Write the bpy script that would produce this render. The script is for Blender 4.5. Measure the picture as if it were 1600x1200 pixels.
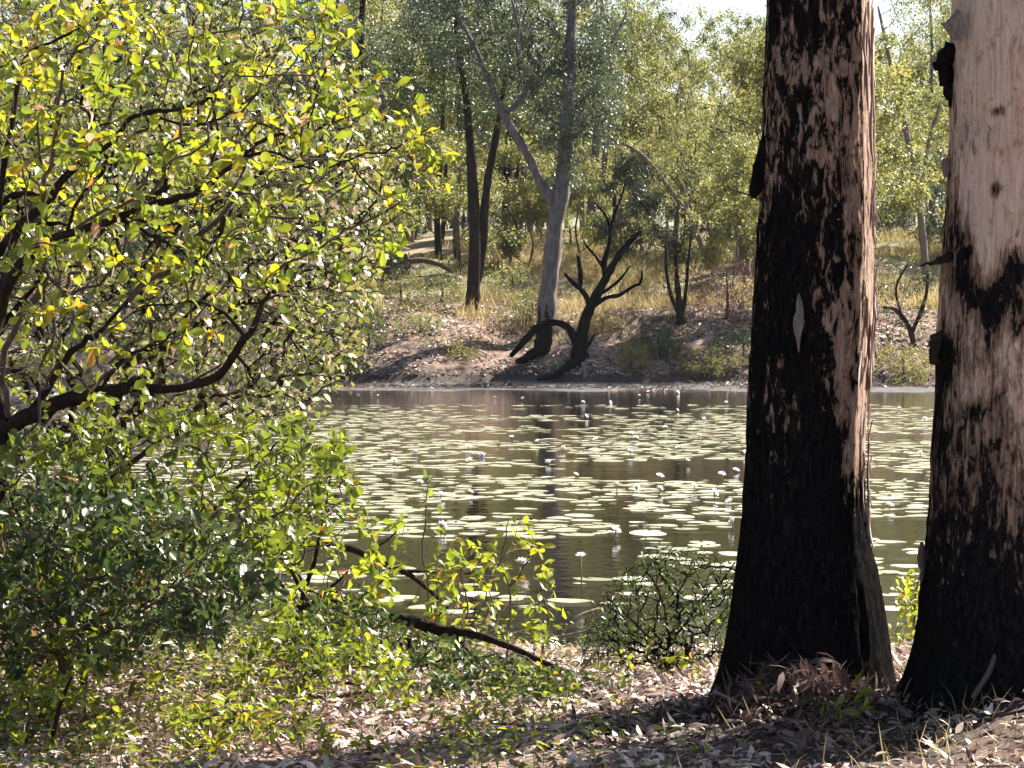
import bpy, math
import numpy as np
from mathutils import Vector

# ------------------------------------------------------------------ scene, camera, light
scene = bpy.context.scene
COL = scene.collection
for o in list(bpy.data.objects):
    bpy.data.objects.remove(o)

F = 4000.0                      # focal length in pixels of the 1600 px wide photograph
PITCH = math.atan(100.0 / F)    # horizon sits 100 px above the middle
CAM = np.array([0.0, 0.0, 1.65])
cd = bpy.data.cameras.new('camera')
cam = bpy.data.objects.new('camera', cd)
COL.objects.link(cam)
cam.location = CAM
cam.rotation_euler = (math.pi / 2 - PITCH, 0, 0)
cd.sensor_width = 36.0
cd.lens = F / 1600.0 * 36.0
cd.clip_start = 0.05
cd.clip_end = 2000.0
scene.camera = cam

SUN_AZ = math.atan2(0.78, 0.62)          # from +Y towards +X
SUN_EL = math.radians(40)
world = bpy.data.worlds.new('World')
scene.world = world
world.use_nodes = True
wn = world.node_tree.nodes
sky = wn.new('ShaderNodeTexSky')
sky.sky_type = 'NISHITA'
sky.sun_disc = False
sky.sun_elevation = SUN_EL
sky.sun_rotation = SUN_AZ
sky.dust_density = 2.0
sky.ozone_density = 1.0
bg = wn['Background']
bg.inputs['Strength'].default_value = 0.052
world.node_tree.links.new(sky.outputs[0], bg.inputs['Color'])

sd = bpy.data.lights.new('sun', 'SUN')
sd.energy = 5.0
sd.angle = math.radians(0.6)
sd.color = (1.0, 0.94, 0.84)
sun = bpy.data.objects.new('sun', sd)
COL.objects.link(sun)
SUND = np.array([math.sin(SUN_AZ) * math.cos(SUN_EL), math.cos(SUN_AZ) * math.cos(SUN_EL), math.sin(SUN_EL)])
sun.rotation_euler = Vector(-SUND).to_track_quat('-Z', 'Y').to_euler()
sun.location = (20, 14, 20)

vs = scene.view_settings
vs.view_transform = 'Standard'
vs.look = 'None'
vs.gamma = 1.0
vs.use_curve_mapping = False
vs.exposure = 1.95
scene.render.engine = 'CYCLES'
cy = scene.cycles
cy.use_denoising = True
cy.max_bounces = 8
cy.diffuse_bounces = 3
cy.glossy_bounces = 3
cy.transmission_bounces = 4
cy.transparent_max_bounces = 4
cy.sample_clamp_indirect = 6.0

# ------------------------------------------------------------------ numeric helpers
R = np.random.default_rng(11)
CP, SP = math.cos(PITCH), math.sin(PITCH)
FWD = np.array([0, CP, -SP]); UP = np.array([0, SP, CP])


def at(px, py, Y):
    """world point on the line through a photograph pixel at depth Y"""
    d = FWD + UP * ((600.0 - py) / F)
    d = d + np.array([(px - 800.0) / F, 0, 0])
    return CAM + d * (Y / d[1])


def project(P):
    v = P - CAM
    zc = v @ FWD
    return 800 + F * v[:, 0] / zc, 600 - F * (v @ UP) / zc, zc


def _h(ix, iy, iz, seed):
    n = (ix.astype(np.int64) * 374761393 + iy.astype(np.int64) * 668265263 + iz.astype(np.int64) * 2147483647 + seed * 1274126177) & 0xffffffff
    n = ((n ^ (n >> 13)) * 1274126177) & 0xffffffff
    n = ((n ^ (n >> 16)) * 2246822519) & 0xffffffff
    return ((n ^ (n >> 15)) & 0xffff) / 65535.0


def vnoise(P, seed=0):
    P = np.asarray(P, float)
    i = np.floor(P); f = P - i; f = f * f * (3 - 2 * f)
    x, y, z = i[..., 0], i[..., 1], i[..., 2]
    r = 0
    for a in (0, 1):
        for b in (0, 1):
            for c in (0, 1):
                w = (f[..., 0] if a else 1 - f[..., 0]) * (f[..., 1] if b else 1 - f[..., 1]) * (f[..., 2] if c else 1 - f[..., 2])
                r = r + w * _h(x + a, y + b, z + c, seed)
    return r


def fbm(P, octs=4, seed=0):
    P = np.asarray(P, float); s = 0; a = 0.5; t = 0
    for o in range(octs):
        s = s + a * vnoise(P * (2 ** o) + 17.3 * o, seed + o); t += a; a *= 0.5
    return s / t


def sm(x):
    x = np.clip(x, 0, 1); return x * x * (3 - 2 * x)


def unit(v):
    v = np.asarray(v, float)
    return v / np.maximum(np.linalg.norm(v, axis=-1, keepdims=True), 1e-9)


# ------------------------------------------------------------------ terrain height
WATER = -0.5


def near_edge(x):
    e = 16.1 + 4.6 * sm((-1.3 - x) / 2.2) + 1.0 * sm((x - 3.5) / 4.0)
    return e + 0.35 * (vnoise(np.stack([x * 1.7, x * 0, x * 0], -1), 3) - .5)


def far_edge(x):
    return 77.5 + 2.0 * (vnoise(np.stack([x * 0.35, x * 0, x * 0], -1), 5) - .5) - 2.0 * sm((x - 9) / 5.0) - 6.0 * sm((-8 - x) / 6.0)


def height(x, y):
    x = np.asarray(x, float); y = np.asarray(y, float)
    d = near_edge(x) - y
    zn = np.interp(d, [-6, -1.6, 0, 0.6, 4.4, 6.5, 12, 60], [-2.2, -1.0, -.5, -.38, -.04, 0, .02, .4])
    zn = zn + 0.2 * sm((x - 1.35) / 0.9) * sm((d - 1.6) / 2.5)
    zn = zn + 0.09 * np.exp(-((x + 1.35) ** 2 / .5 + (y - 11.9) ** 2 / .9))
    zn = zn + 0.12 * np.exp(-((x - 1.2) ** 2 / .16 + (y - 10.65) ** 2 / .2))
    e = y - far_edge(x)
    zf = np.interp(e, [-6, -1.2, 0, 7.0, 7.3, 7.8, 10, 13.5, 18, 30, 45, 70, 130, 460],
                   [-2.2, -.9, -.5, -.42, -.2, .0, .75, 1.75, 2.1, 4.0, 5.3, 6.6, 9.0, 17.0])
    P = np.stack([x * 0.5, y * 0.5, x * 0], -1)
    amp = sm((e - 7.2) / 2.0)
    zf = zf + amp * 0.9 * (fbm(P, 4, 9) - .5)
    z = np.maximum(zn, zf)
    shore = sm((e + 4) / 3) * (1 - sm((e - 7) / .6))
    z = z + shore * .10 * (fbm(np.stack([x * .55, y * .28, x * 0], -1), 4, 33) - .52)
    P2 = np.stack([x * 3, y * 3, x * 0], -1)
    z = z + 0.05 * (fbm(P2, 3, 21) - .5) * np.clip(np.maximum(sm((d - .2) / .6), amp), 0, 1)
    return z


def gz(x, y):
    return float(height(np.array([x]), np.array([y]))[0])


def hit(px, py, y0=80.0, y1=200.0):
    """where the ray through a pixel meets the ground"""
    ys = np.linspace(y0, y1, 1500)
    d = FWD + UP * ((600.0 - py) / F) + np.array([(px - 800.0) / F, 0, 0])
    P = CAM[None] + d[None] * (ys / d[1])[:, None]
    below = P[:, 2] < height(P[:, 0], P[:, 1])
    k = int(np.argmax(below)) if below.any() else len(ys) - 1
    return np.array([P[k, 0], P[k, 1], gz(P[k, 0], P[k, 1])])


# ------------------------------------------------------------------ mesh helpers
class Acc:
    def __init__(s):
        s.v = []; s.f3 = []; s.f4 = []; s.t = []; s.n = 0

    def add(s, V, F3=None, F4=None, tint=0.5):
        V = np.asarray(V, float).reshape(-1, 3)
        s.v.append(V)
        s.t.append(np.broadcast_to(np.asarray(tint, float), (len(V),)))
        if F3 is not None and len(F3): s.f3.append(np.asarray(F3, int).reshape(-1, 3) + s.n)
        if F4 is not None and len(F4): s.f4.append(np.asarray(F4, int).reshape(-1, 4) + s.n)
        s.n += len(V)

    def mesh(s, name, mat, smooth=True):
        V = np.concatenate(s.v); T = np.concatenate(s.t)
        f3 = np.concatenate(s.f3) if s.f3 else np.zeros((0, 3), int)
        f4 = np.concatenate(s.f4) if s.f4 else np.zeros((0, 4), int)
        me = bpy.data.meshes.new(name)
        me.vertices.add(len(V)); me.vertices.foreach_set('co', V.astype(np.float32).ravel())
        loops = np.concatenate([f3.ravel(), f4.ravel()]).astype(np.int32)
        me.loops.add(len(loops)); me.loops.foreach_set('vertex_index', loops)
        np_ = len(f3) + len(f4)
        me.polygons.add(np_)
        st = np.concatenate([np.arange(len(f3)) * 3, len(f3) * 3 + np.arange(len(f4)) * 4]).astype(np.int32)
        me.polygons.foreach_set('loop_start', st)
        me.update(calc_edges=True)
        if smooth: me.polygons.foreach_set('use_smooth', np.ones(np_, bool))
        a = me.attributes.new('tint', 'FLOAT', 'POINT')
        a.data.foreach_set('value', T.astype(np.float32))
        me.materials.append(mat)
        me.validate()
        return me


def obj(name, me, parent=None, loc=None, kind=None):
    o = bpy.data.objects.new(name, me)
    COL.objects.link(o)
    if parent is not None: o.parent = parent
    if loc is not None: o.location = loc
    if kind: o['kind'] = kind
    return o


def tag(o, label, cat, group=None):
    o['label'] = label; o['category'] = cat
    if group: o['group'] = group
    return o


def thing(name, label, cat, loc=(0, 0, 0), group=None, rz=0):
    o = bpy.data.objects.new(name, None)
    o.empty_display_size = .1
    COL.objects.link(o)
    o.location = loc; o.rotation_euler = (0, 0, rz)
    return tag(o, label, cat, group)


def copy_tree(o, parent=None):
    c = o.copy(); COL.objects.link(c)
    if parent is not None: c.parent = parent
    for ch in o.children: copy_tree(ch, c)
    return c


def tube(acc, pts, rad, sides=6, tint=0.5, rough=0.0, seed=0, cap=True):
    P = np.asarray(pts, float); r = np.broadcast_to(np.asarray(rad, float), (len(P),))
    T = np.gradient(P, axis=0); T = unit(T)
    n = np.cross(T[0], [0.31, 0.9, 0.22]); n = unit(n)
    rings = []
    a = np.linspace(0, 2 * math.pi, sides, endpoint=False)
    for i in range(len(P)):
        n = unit(n - T[i] * np.dot(n, T[i])); b = np.cross(T[i], n)
        ri = r[i]
        if rough:
            ri = ri * (1 + rough * (np.sin(a * 3 + seed + i * 1.7) * .5 + R.normal(0, .5, sides)))[:, None]
        rings.append(P[i] + (np.cos(a)[:, None] * n + np.sin(a)[:, None] * b) * ri)
    V = np.concatenate(rings)
    k = len(P)
    i, j = np.meshgrid(np.arange(k - 1), np.arange(sides), indexing='ij')
    i = i.ravel(); j = j.ravel(); j2 = (j + 1) % sides
    F4 = np.stack([i * sides + j, i * sides + j2, (i + 1) * sides + j2, (i + 1) * sides + j], 1)
    F3 = []
    if cap:
        V = np.concatenate([V, P[-1:] + T[-1:] * r[-1] * .6, P[:1]])
        t = k * sides
        F3 = [[(k - 1) * sides + q, (k - 1) * sides + (q + 1) % sides, t] for q in range(sides)]
        F3 += [[(q + 1) % sides, q, t + 1] for q in range(sides)]
    acc.add(V, F3, F4, tint)


def smooth_path(pts, sub=4):
    """Catmull-Rom through the rows (any number of columns)"""
    P = np.asarray(pts, float)
    if len(P) < 3:
        t = np.linspace(0, 1, sub + 1)[:, None]
        return P[0] * (1 - t) + P[-1] * t
    Q = np.concatenate([2 * P[:1] - P[1:2], P, 2 * P[-1:] - P[-2:-1]])
    out = []
    for i in range(len(P) - 1):
        a, b, c, d = Q[i:i + 4]
        for t in np.linspace(0, 1, sub, endpoint=False):
            out.append(.5 * ((2 * b) + (c - a) * t + (2 * a - 5 * b + 4 * c - d) * t * t + (3 * b - a - 3 * c + d) * t ** 3))
    out.append(P[-1])
    return np.array(out)


def px_path(pts, Y, sub=4, wob=0.0):
    """[(px, py, depth offset, width in px)] -> smooth points and radii at true size"""
    rows = []
    for (px, py, dy, w) in pts:
        p = at(px, py, Y + dy)
        rows.append([*p, w * .5 / F * (Y + dy)])
    S = smooth_path(rows, sub)
    P, r = S[:, :3], np.maximum(S[:, 3], 0.0015)
    if wob: P = P + R.normal(0, wob, P.shape) * np.linspace(.2, 1, len(P))[:, None]
    return P, r


# leaf templates: rows of (along, side, up), tris
OBO = (np.array([[0, 0, 0], [.36, .28, .05], [.70, .50, .05], [.93, .30, -.03], [1, 0, -.08], [.93, -.30, -.03], [.70, -.50, .05], [.36, -.28, .05], [.36, 0, -.02], [.72, 0, -.05]]),
       np.array([[0, 1, 8], [0, 8, 7], [1, 2, 9], [1, 9, 8], [8, 9, 6], [8, 6, 7], [2, 3, 9], [3, 4, 9], [9, 4, 5], [9, 5, 6]]))
LANCE = (np.array([[0, 0, 0], [.3, .42, .06], [.62, .4, .05], [1, 0, -.06], [.62, -.4, .05], [.3, -.42, .06]]),
         np.array([[0, 1, 5], [1, 2, 4], [1, 4, 5], [2, 3, 4]]))
CARD = (np.array([[0, 0, 0], [.5, .5, .08], [1, 0, 0], [.5, -.5, .08]]), np.array([[0, 1, 2], [0, 2, 3]]))


def leaves(acc, P, D, N, L, W, tint, tpl=CARD, curl=None):
    P = np.asarray(P, float); n = len(P)
    if n == 0: return
    D = unit(D); N = unit(np.asarray(N, float) - D * np.sum(N * D, -1, keepdims=True)); S = np.cross(D, N)
    t, f = tpl; k = len(t)
    L = np.broadcast_to(L, (n,))[:, None, None]; W = np.broadcast_to(W, (n,))[:, None, None]
    up = t[None, :, 2:3] * L
    if curl is not None:
        up = up + (np.broadcast_to(curl, (n,))[:, None, None]) * (t[None, :, 0:1] ** 2) * L
    V = P[:, None] + D[:, None] * t[None, :, 0:1] * L + S[:, None] * t[None, :, 1:2] * W + N[:, None] * up
    Fc = (f[None] + (np.arange(n) * k)[:, None, None]).reshape(-1, 3)
    acc.add(V.reshape(-1, 3), Fc, None, np.repeat(np.broadcast_to(tint, (n,)), k))


def rand_dirs(n, rng=None):
    return unit((rng or R).normal(0, 1, (n, 3)))


# ---- branching: minimum spanning tree balanced by path length
def grow(nodes, parent, anchors, bf=0.4):
    nodes = [np.asarray(p, float) for p in nodes]; parent = list(parent)
    plen = []
    for i, p in enumerate(nodes):
        plen.append(0 if parent[i] < 0 else plen[parent[i]] + np.linalg.norm(p - nodes[parent[i]]))
    A = np.asarray(anchors, float); n = len(A)
    X = np.array(nodes); PL = np.array(plen)
    D = np.linalg.norm(A[:, None] - X[None], axis=2) + bf * PL[None]
    best = D.argmin(1); cost = D.min(1)
    done = np.zeros(n, bool); ids = np.full(n, -1)
    for _ in range(n):
        c = np.where(done, 1e9, cost); k = int(c.argmin())
        pn = int(best[k])
        nodes.append(A[k]); parent.append(pn)
        pl = plen[pn] + np.linalg.norm(A[k] - nodes[pn]); plen.append(pl)
        ids[k] = len(nodes) - 1; done[k] = True
        d = np.linalg.norm(A - A[k], axis=1) + bf * pl
        b = d < cost
        best = np.where(b, ids[k], best); cost = np.where(b, d, cost)
    return np.array(nodes), np.array(parent), ids


def wood(acc, nodes, parent, n0, r0, rmin=0.0, power=.5, sides=5, jit=.06, tint=.5, rmax=1e9, split=None):
    """tubes along the grown part (nodes n0..); radius from the number of tips carried"""
    n = len(nodes)
    cnt = np.zeros(n); kids = [[] for _ in range(n)]
    for i in range(n - 1, -1, -1):
        if not kids[i] : cnt[i] = max(cnt[i], 1)
        if parent[i] >= 0:
            cnt[parent[i]] += cnt[i]
    for i in range(n):
        if parent[i] >= 0: kids[parent[i]].append(i)
    cnt = np.zeros(n)
    order = sorted(range(n), key=lambda i: -i)
    for i in order:
        if cnt[i] == 0: cnt[i] = 1
        if parent[i] >= 0: cnt[parent[i]] += cnt[i]
    rad = np.minimum(np.maximum(r0 * cnt ** power, rmin), rmax)
    used = np.zeros(n, bool)
    for i in range(n0, n):
        if used[i]: continue
        ch = [parent[i]]; j = i
        while True:
            ch.append(j); used[j] = True
            ks = [q for q in kids[j] if q >= n0 and not used[q]]
            if not ks: break
            j = max(ks, key=lambda q: cnt[q])
        P = nodes[ch]; r = rad[ch].copy(); r[0] = r[1]
        sub = 3
        S = smooth_path(np.concatenate([P, r[:, None]], 1), sub)
        Q, rr = S[:, :3], np.maximum(S[:, 3], r0 * .5)
        seg = np.linalg.norm(P[1] - P[0])
        Q = Q + R.normal(0, 1, Q.shape) * seg * jit * np.where(np.arange(len(Q)) == 0, 0, 1)[:, None]
        target = acc if split is None or rr[0] > split[1] else split[0]
        tube(target, Q, rr, sides if rr[0] > r0 * 2 else 4, tint, cap=False)


# ------------------------------------------------------------------ materials
def mat(name):
    m = bpy.data.materials.new(name); m.use_nodes = True
    nt = m.node_tree
    return m, nt, nt.nodes, nt.links, nt.nodes['Principled BSDF']


def ramp(nt, src, stops, interp='LINEAR'):
    r = nt.nodes.new('ShaderNodeValToRGB'); e = r.color_ramp; e.interpolation = interp
    while len(e.elements) < len(stops): e.elements.new(.5)
    for el, (p, c) in zip(e.elements, stops):
        el.position = p; el.color = (*c, 1) if len(c) == 3 else c
    nt.links.new(src, r.inputs[0])
    return r.outputs[0]


def noise(nt, scale, detail=4, rough=.6, vec=None, dist=0.0):
    n = nt.nodes.new('ShaderNodeTexNoise')
    n.inputs['Scale'].default_value = scale; n.inputs['Detail'].default_value = detail
    n.inputs['Roughness'].default_value = rough; n.inputs['Distortion'].default_value = dist
    if vec is not None: nt.links.new(vec, n.inputs['Vector'])
    return n.outputs['Fac']


def mixc(nt, fac, a, b, mode='MIX'):
    m = nt.nodes.new('ShaderNodeMix'); m.data_type = 'RGBA'; m.blend_type = mode
    for s, v in ((0, fac), (6, a), (7, b)):
        if isinstance(v, bpy.types.NodeSocket): nt.links.new(v, m.inputs[s])
        elif s == 0: m.inputs[0].default_value = v
        else: m.inputs[s].default_value = (*v, 1)
    return m.outputs[2]


def math_(nt, op, a, b=0.0, c=None, clamp=False):
    m = nt.nodes.new('ShaderNodeMath'); m.operation = op; m.use_clamp = clamp
    for i, v in enumerate((a, b) if c is None else (a, b, c)):
        if isinstance(v, bpy.types.NodeSocket): nt.links.new(v, m.inputs[i])
        else: m.inputs[i].default_value = v
    return m.outputs[0]


def mapping(nt, scale, coord='Object'):
    tc = nt.nodes.new('ShaderNodeTexCoord'); mp = nt.nodes.new('ShaderNodeMapping')
    mp.inputs['Scale'].default_value = scale
    nt.links.new(tc.outputs[coord], mp.inputs['Vector'])
    return mp.outputs[0]


def bump(nt, h, strength, dist, bsdf):
    b = nt.nodes.new('ShaderNodeBump'); b.inputs['Strength'].default_value = strength; b.inputs['Distance'].default_value = dist
    nt.links.new(h, b.inputs['Height']); nt.links.new(b.outputs[0], bsdf.inputs['Normal'])


def leaf_mat(name, stops, trans=.5, rough=.4, spec=.5, boost=1.5):
    m, nt, N, Lk, b = mat(name)
    a = N.new('ShaderNodeAttribute'); a.attribute_name = 'tint'
    c = ramp(nt, a.outputs['Fac'], stops)
    Lk.new(c, b.inputs['Base Color']); b.inputs['Roughness'].default_value = rough
    b.inputs['Specular IOR Level'].default_value = spec
    if trans > 0:
        t = N.new('ShaderNodeBsdfTranslucent')
        g = N.new('ShaderNodeHueSaturation'); g.inputs['Value'].default_value = boost; g.inputs['Saturation'].default_value = 1.08
        Lk.new(c, g.inputs['Color']); Lk.new(g.outputs[0], t.inputs['Color'])
        mx = N.new('ShaderNodeMixShader'); mx.inputs[0].default_value = trans
        Lk.new(b.outputs[0], mx.inputs[1]); Lk.new(t.outputs[0], mx.inputs[2])
        Lk.new(mx.outputs[0], N['Material Output'].inputs[0])
    return m


def bark_mat(name, c1, c2, c3=None, scale=(14, 14, 3), bs=.5, rough=.9, foot=0):
    m, nt, N, Lk, b = mat(name)
    v = mapping(nt, scale)
    n1 = noise(nt, 1.0, 6, .65, v)
    c = ramp(nt, n1, [(.3, c1), (.6, c2)] + ([(.75, c3)] if c3 else []))
    if foot:      # scorched foot of the stem
        sp = N.new('ShaderNodeSeparateXYZ'); Lk.new(mapping(nt, (1, 1, 1)), sp.inputs[0])
        k = math_(nt, 'MULTIPLY', math_(nt, 'SUBTRACT', math_(nt, 'ADD', foot, math_(nt, 'MULTIPLY', math_(nt, 'SUBTRACT', n1, .5), 5.0)), sp.outputs['Z']), 3.0, clamp=True)
        c = mixc(nt, k, c, (.018, .015, .015))
    Lk.new(c, b.inputs['Base Color']); b.inputs['Roughness'].default_value = rough
    b.inputs['Specular IOR Level'].default_value = .2 if c1[0] > .03 else 0.0
    bump(nt, n1, bs, .02, b)
    return m


M = {}
M['shrub_leaf'] = leaf_mat('shrub_leaf', [(0, (.04, .052, .02)), (.25, (.09, .125, .022)), (.45, (.165, .205, .028)), (.64, (.26, .28, .035)), (.8, (.40, .33, .035)), (.89, (.45, .26, .05)), (.94, (.38, .13, .035)), (1, (.44, .38, .3))], .45, .3, .7, 1.45)
M['green_leaf'] = leaf_mat('green_leaf', [(0, (.03, .042, .012)), (.4, (.085, .11, .018)), (.75, (.19, .225, .025)), (1, (.33, .30, .04))], .42, .36, .6, 1.5)
M['grey_leaf'] = leaf_mat('grey_leaf', [(0, (.02, .022, .014)), (.3, (.06, .07, .028)), (.5, (.16, .19, .045)), (.68, (.30, .29, .08)), (.82, (.36, .26, .18)), (1, (.62, .56, .50))], .3, .25, .9, 1.4)
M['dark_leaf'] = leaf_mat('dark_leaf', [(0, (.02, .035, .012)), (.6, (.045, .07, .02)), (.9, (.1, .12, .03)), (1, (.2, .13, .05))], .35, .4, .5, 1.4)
M['gum_leaf'] = leaf_mat('gum_leaf', [(0, (.035, .05, .03)), (.5, (.075, .095, .05)), (.85, (.14, .155, .075)), (1, (.24, .22, .15))], .35, .4, .5, 1.5)
M['olive_leaf'] = leaf_mat('olive_leaf', [(0, (.035, .044, .024)), (.3, (.10, .115, .045)), (.6, (.20, .21, .06)), (.85, (.31, .28, .09)), (1, (.36, .28, .2))], .42, .45, .5, 1.5)
M['red_leaf'] = leaf_mat('red_leaf', [(0, (.1, .055, .045)), (.5, (.19, .10, .085)), (1, (.3, .2, .17))], .35, .6, .3, 1.4)
M['dry_leaf'] = leaf_mat('dry_leaf', [(0, (.035, .02, .016)), (.3, (.19, .115, .09)), (.6, (.44, .315, .26)), (1, (.68, .57, .50))], .12, .5, .4, 1.3)
M['dead_leaf'] = leaf_mat('dead_leaf', [(0, (.06, .035, .03)), (.6, (.16, .10, .08)), (1, (.3, .2, .16))], .2, .5, .4, 1.3)
M['dry_grass'] = leaf_mat('dry_grass', [(0, (.14, .10, .05)), (.5, (.32, .25, .11)), (1, (.46, .38, .2))], .4, .6, .3, 1.3)
M['green_grass'] = leaf_mat('green_grass', [(0, (.06, .065, .025)), (.6, (.17, .165, .05)), (1, (.34, .28, .11))], .4, .6, .3, 1.3)
M['char_wood'] = bark_mat('char_wood', (.004, .004, .0045), (.011, .010, .010), (.03, .026, .024), (20, 20, 8), .8)
M['dark_wood'] = bark_mat('dark_wood', (.014, .011, .010), (.04, .03, .026), (.10, .08, .065), (30, 30, 10), .6)
M['grey_wood'] = bark_mat('grey_wood', (.09, .075, .065), (.22, .19, .165), (.36, .32, .29), (30, 30, 6), .5)
M['twig'] = bark_mat('twig', (.05, .038, .03), (.12, .09, .075), (.22, .18, .15), (60, 60, 20), .3)
M['white_gum'] = bark_mat('white_gum', (.08, .065, .06), (.22, .185, .175), (.42, .37, .35), (7, 7, 1.6), .6, foot=.7)
M['flake'] = bark_mat('flake', (.10, .08, .07), (.24, .20, .185), (.38, .33, .31), (60, 60, 16), .8)
M['brown_bark'] = bark_mat('brown_bark', (.07, .05, .042), (.17, .125, .105), (.28, .22, .19), (8, 8, 2), .6)
M['black_bark'] = bark_mat('black_bark', (.012, .010, .010), (.04, .03, .027), (.13, .09, .075), (7, 7, 2), .7)
M['pad'] = leaf_mat('pad', [(0, (.2, .2, .10)), (.4, (.42, .40, .25)), (.85, (.60, .57, .42)), (.96, (.56, .47, .35)), (1, (.44, .25, .17))], .1, .22, .8, 1.2)
M['petal'] = leaf_mat('petal', [(0, (.75, .72, .74)), (1, (.85, .84, .85))], .3, .5, .3, 1.1)
M['pollen'] = bark_mat('pollen', (.6, .4, .04), (.75, .55, .08), None, (60, 60, 60), .3)
M['stalk'] = bark_mat('stalk', (.12, .10, .04), (.24, .2, .08), None, (60, 60, 10), .3)


def ground_material():
    m, nt, N, Lk, b = mat('ground')
    v = mapping(nt, (1, 1, 1))
    sep = N.new('ShaderNodeSeparateXYZ'); Lk.new(v, sep.inputs[0])
    z, y = sep.outputs['Z'], sep.outputs['Y']
    fine = noise(nt, 38, 5, .7, v)
    mid = noise(nt, 2.2, 4, .6, v)
    litter = ramp(nt, fine, [(.3, (.05, .03, .02)), (.47, (.2, .125, .09)), (.6, (.38, .27, .205)), (.74, (.52, .42, .34))])
    soil = ramp(nt, fine, [(.3, (.035, .025, .018)), (.7, (.13, .09, .065))])
    c = mixc(nt, ramp(nt, mid, [(.40, (0, 0, 0)), (.55, (1, 1, 1))]), soil, litter)
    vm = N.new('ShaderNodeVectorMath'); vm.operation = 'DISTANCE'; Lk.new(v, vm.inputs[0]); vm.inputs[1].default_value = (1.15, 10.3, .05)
    shade_char = math_(nt, 'MULTIPLY', math_(nt, 'SUBTRACT', math_(nt, 'ADD', 1.15, math_(nt, 'MULTIPLY', math_(nt, 'SUBTRACT', mid, .5), 2.0)), vm.outputs['Value']), 3.0, clamp=True)  # char-dark soil at the trunk feet, painted to deepen their ground shadow
    c = mixc(nt, shade_char, c, ramp(nt, fine, [(.3, (.012, .010, .009)), (.7, (.06, .048, .042))]))
    # earth and dry grass further up the far slope
    tan = ramp(nt, fine, [(.3, (.12, .085, .05)), (.55, (.3, .23, .15)), (.75, (.42, .34, .24))])
    grn = ramp(nt, fine, [(.3, (.05, .06, .02)), (.7, (.16, .17, .06))])
    up = mixc(nt, ramp(nt, noise(nt, .33, 3, .6, v), [(.42, (0, 0, 0)), (.58, (1, 1, 1))]), tan, grn)
    fy = math_(nt, 'MULTIPLY', math_(nt, 'SUBTRACT', z, 1.75), 1.2, clamp=True)
    c = mixc(nt, fy, c, up)
    lip = math_(nt, 'MULTIPLY', math_(nt, 'SUBTRACT', math_(nt, 'ADD', .12, math_(nt, 'MULTIPLY', math_(nt, 'SUBTRACT', mid, .5), 1.6)), z), 4.0, clamp=True)
    c = mixc(nt, math_(nt, 'MULTIPLY', lip, math_(nt, 'GREATER_THAN', y, 45.0)), c, ramp(nt, fine, [(.3, (.02, .015, .012)), (.7, (.10, .075, .06))]))
    # grey mud round the water
    mud = ramp(nt, noise(nt, 2.2, 7, .72, v), [(.38, (.04, .035, .032)), (.62, (.155, .15, .15))])
    fz = math_(nt, 'MULTIPLY', math_(nt, 'SUBTRACT', -.37, z), 22.0, clamp=True)
    fz = math_(nt, 'MULTIPLY', fz, math_(nt, 'GREATER_THAN', y, 45.0))
    c = mixc(nt, fz, c, mud)
    Lk.new(c, b.inputs['Base Color'])
    Lk.new(math_(nt, 'SUBTRACT', .95, math_(nt, 'MULTIPLY', fz, .5)), b.inputs['Roughness'])
    b.inputs['Specular IOR Level'].default_value = .3
    bump(nt, fine, .7, .02, b)
    return m


def water_material():
    m, nt, N, Lk, b = mat('water')
    b.inputs['Base Color'].default_value = (.010, .008, .006, 1)
    b.inputs['Roughness'].default_value = .05
    b.inputs['IOR'].default_value = 1.33
    v = mapping(nt, (1, 2.2, 1))
    n1 = noise(nt, 1.6, 3, .55, v)
    bump(nt, n1, .14, .05, b)
    return m


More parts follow.
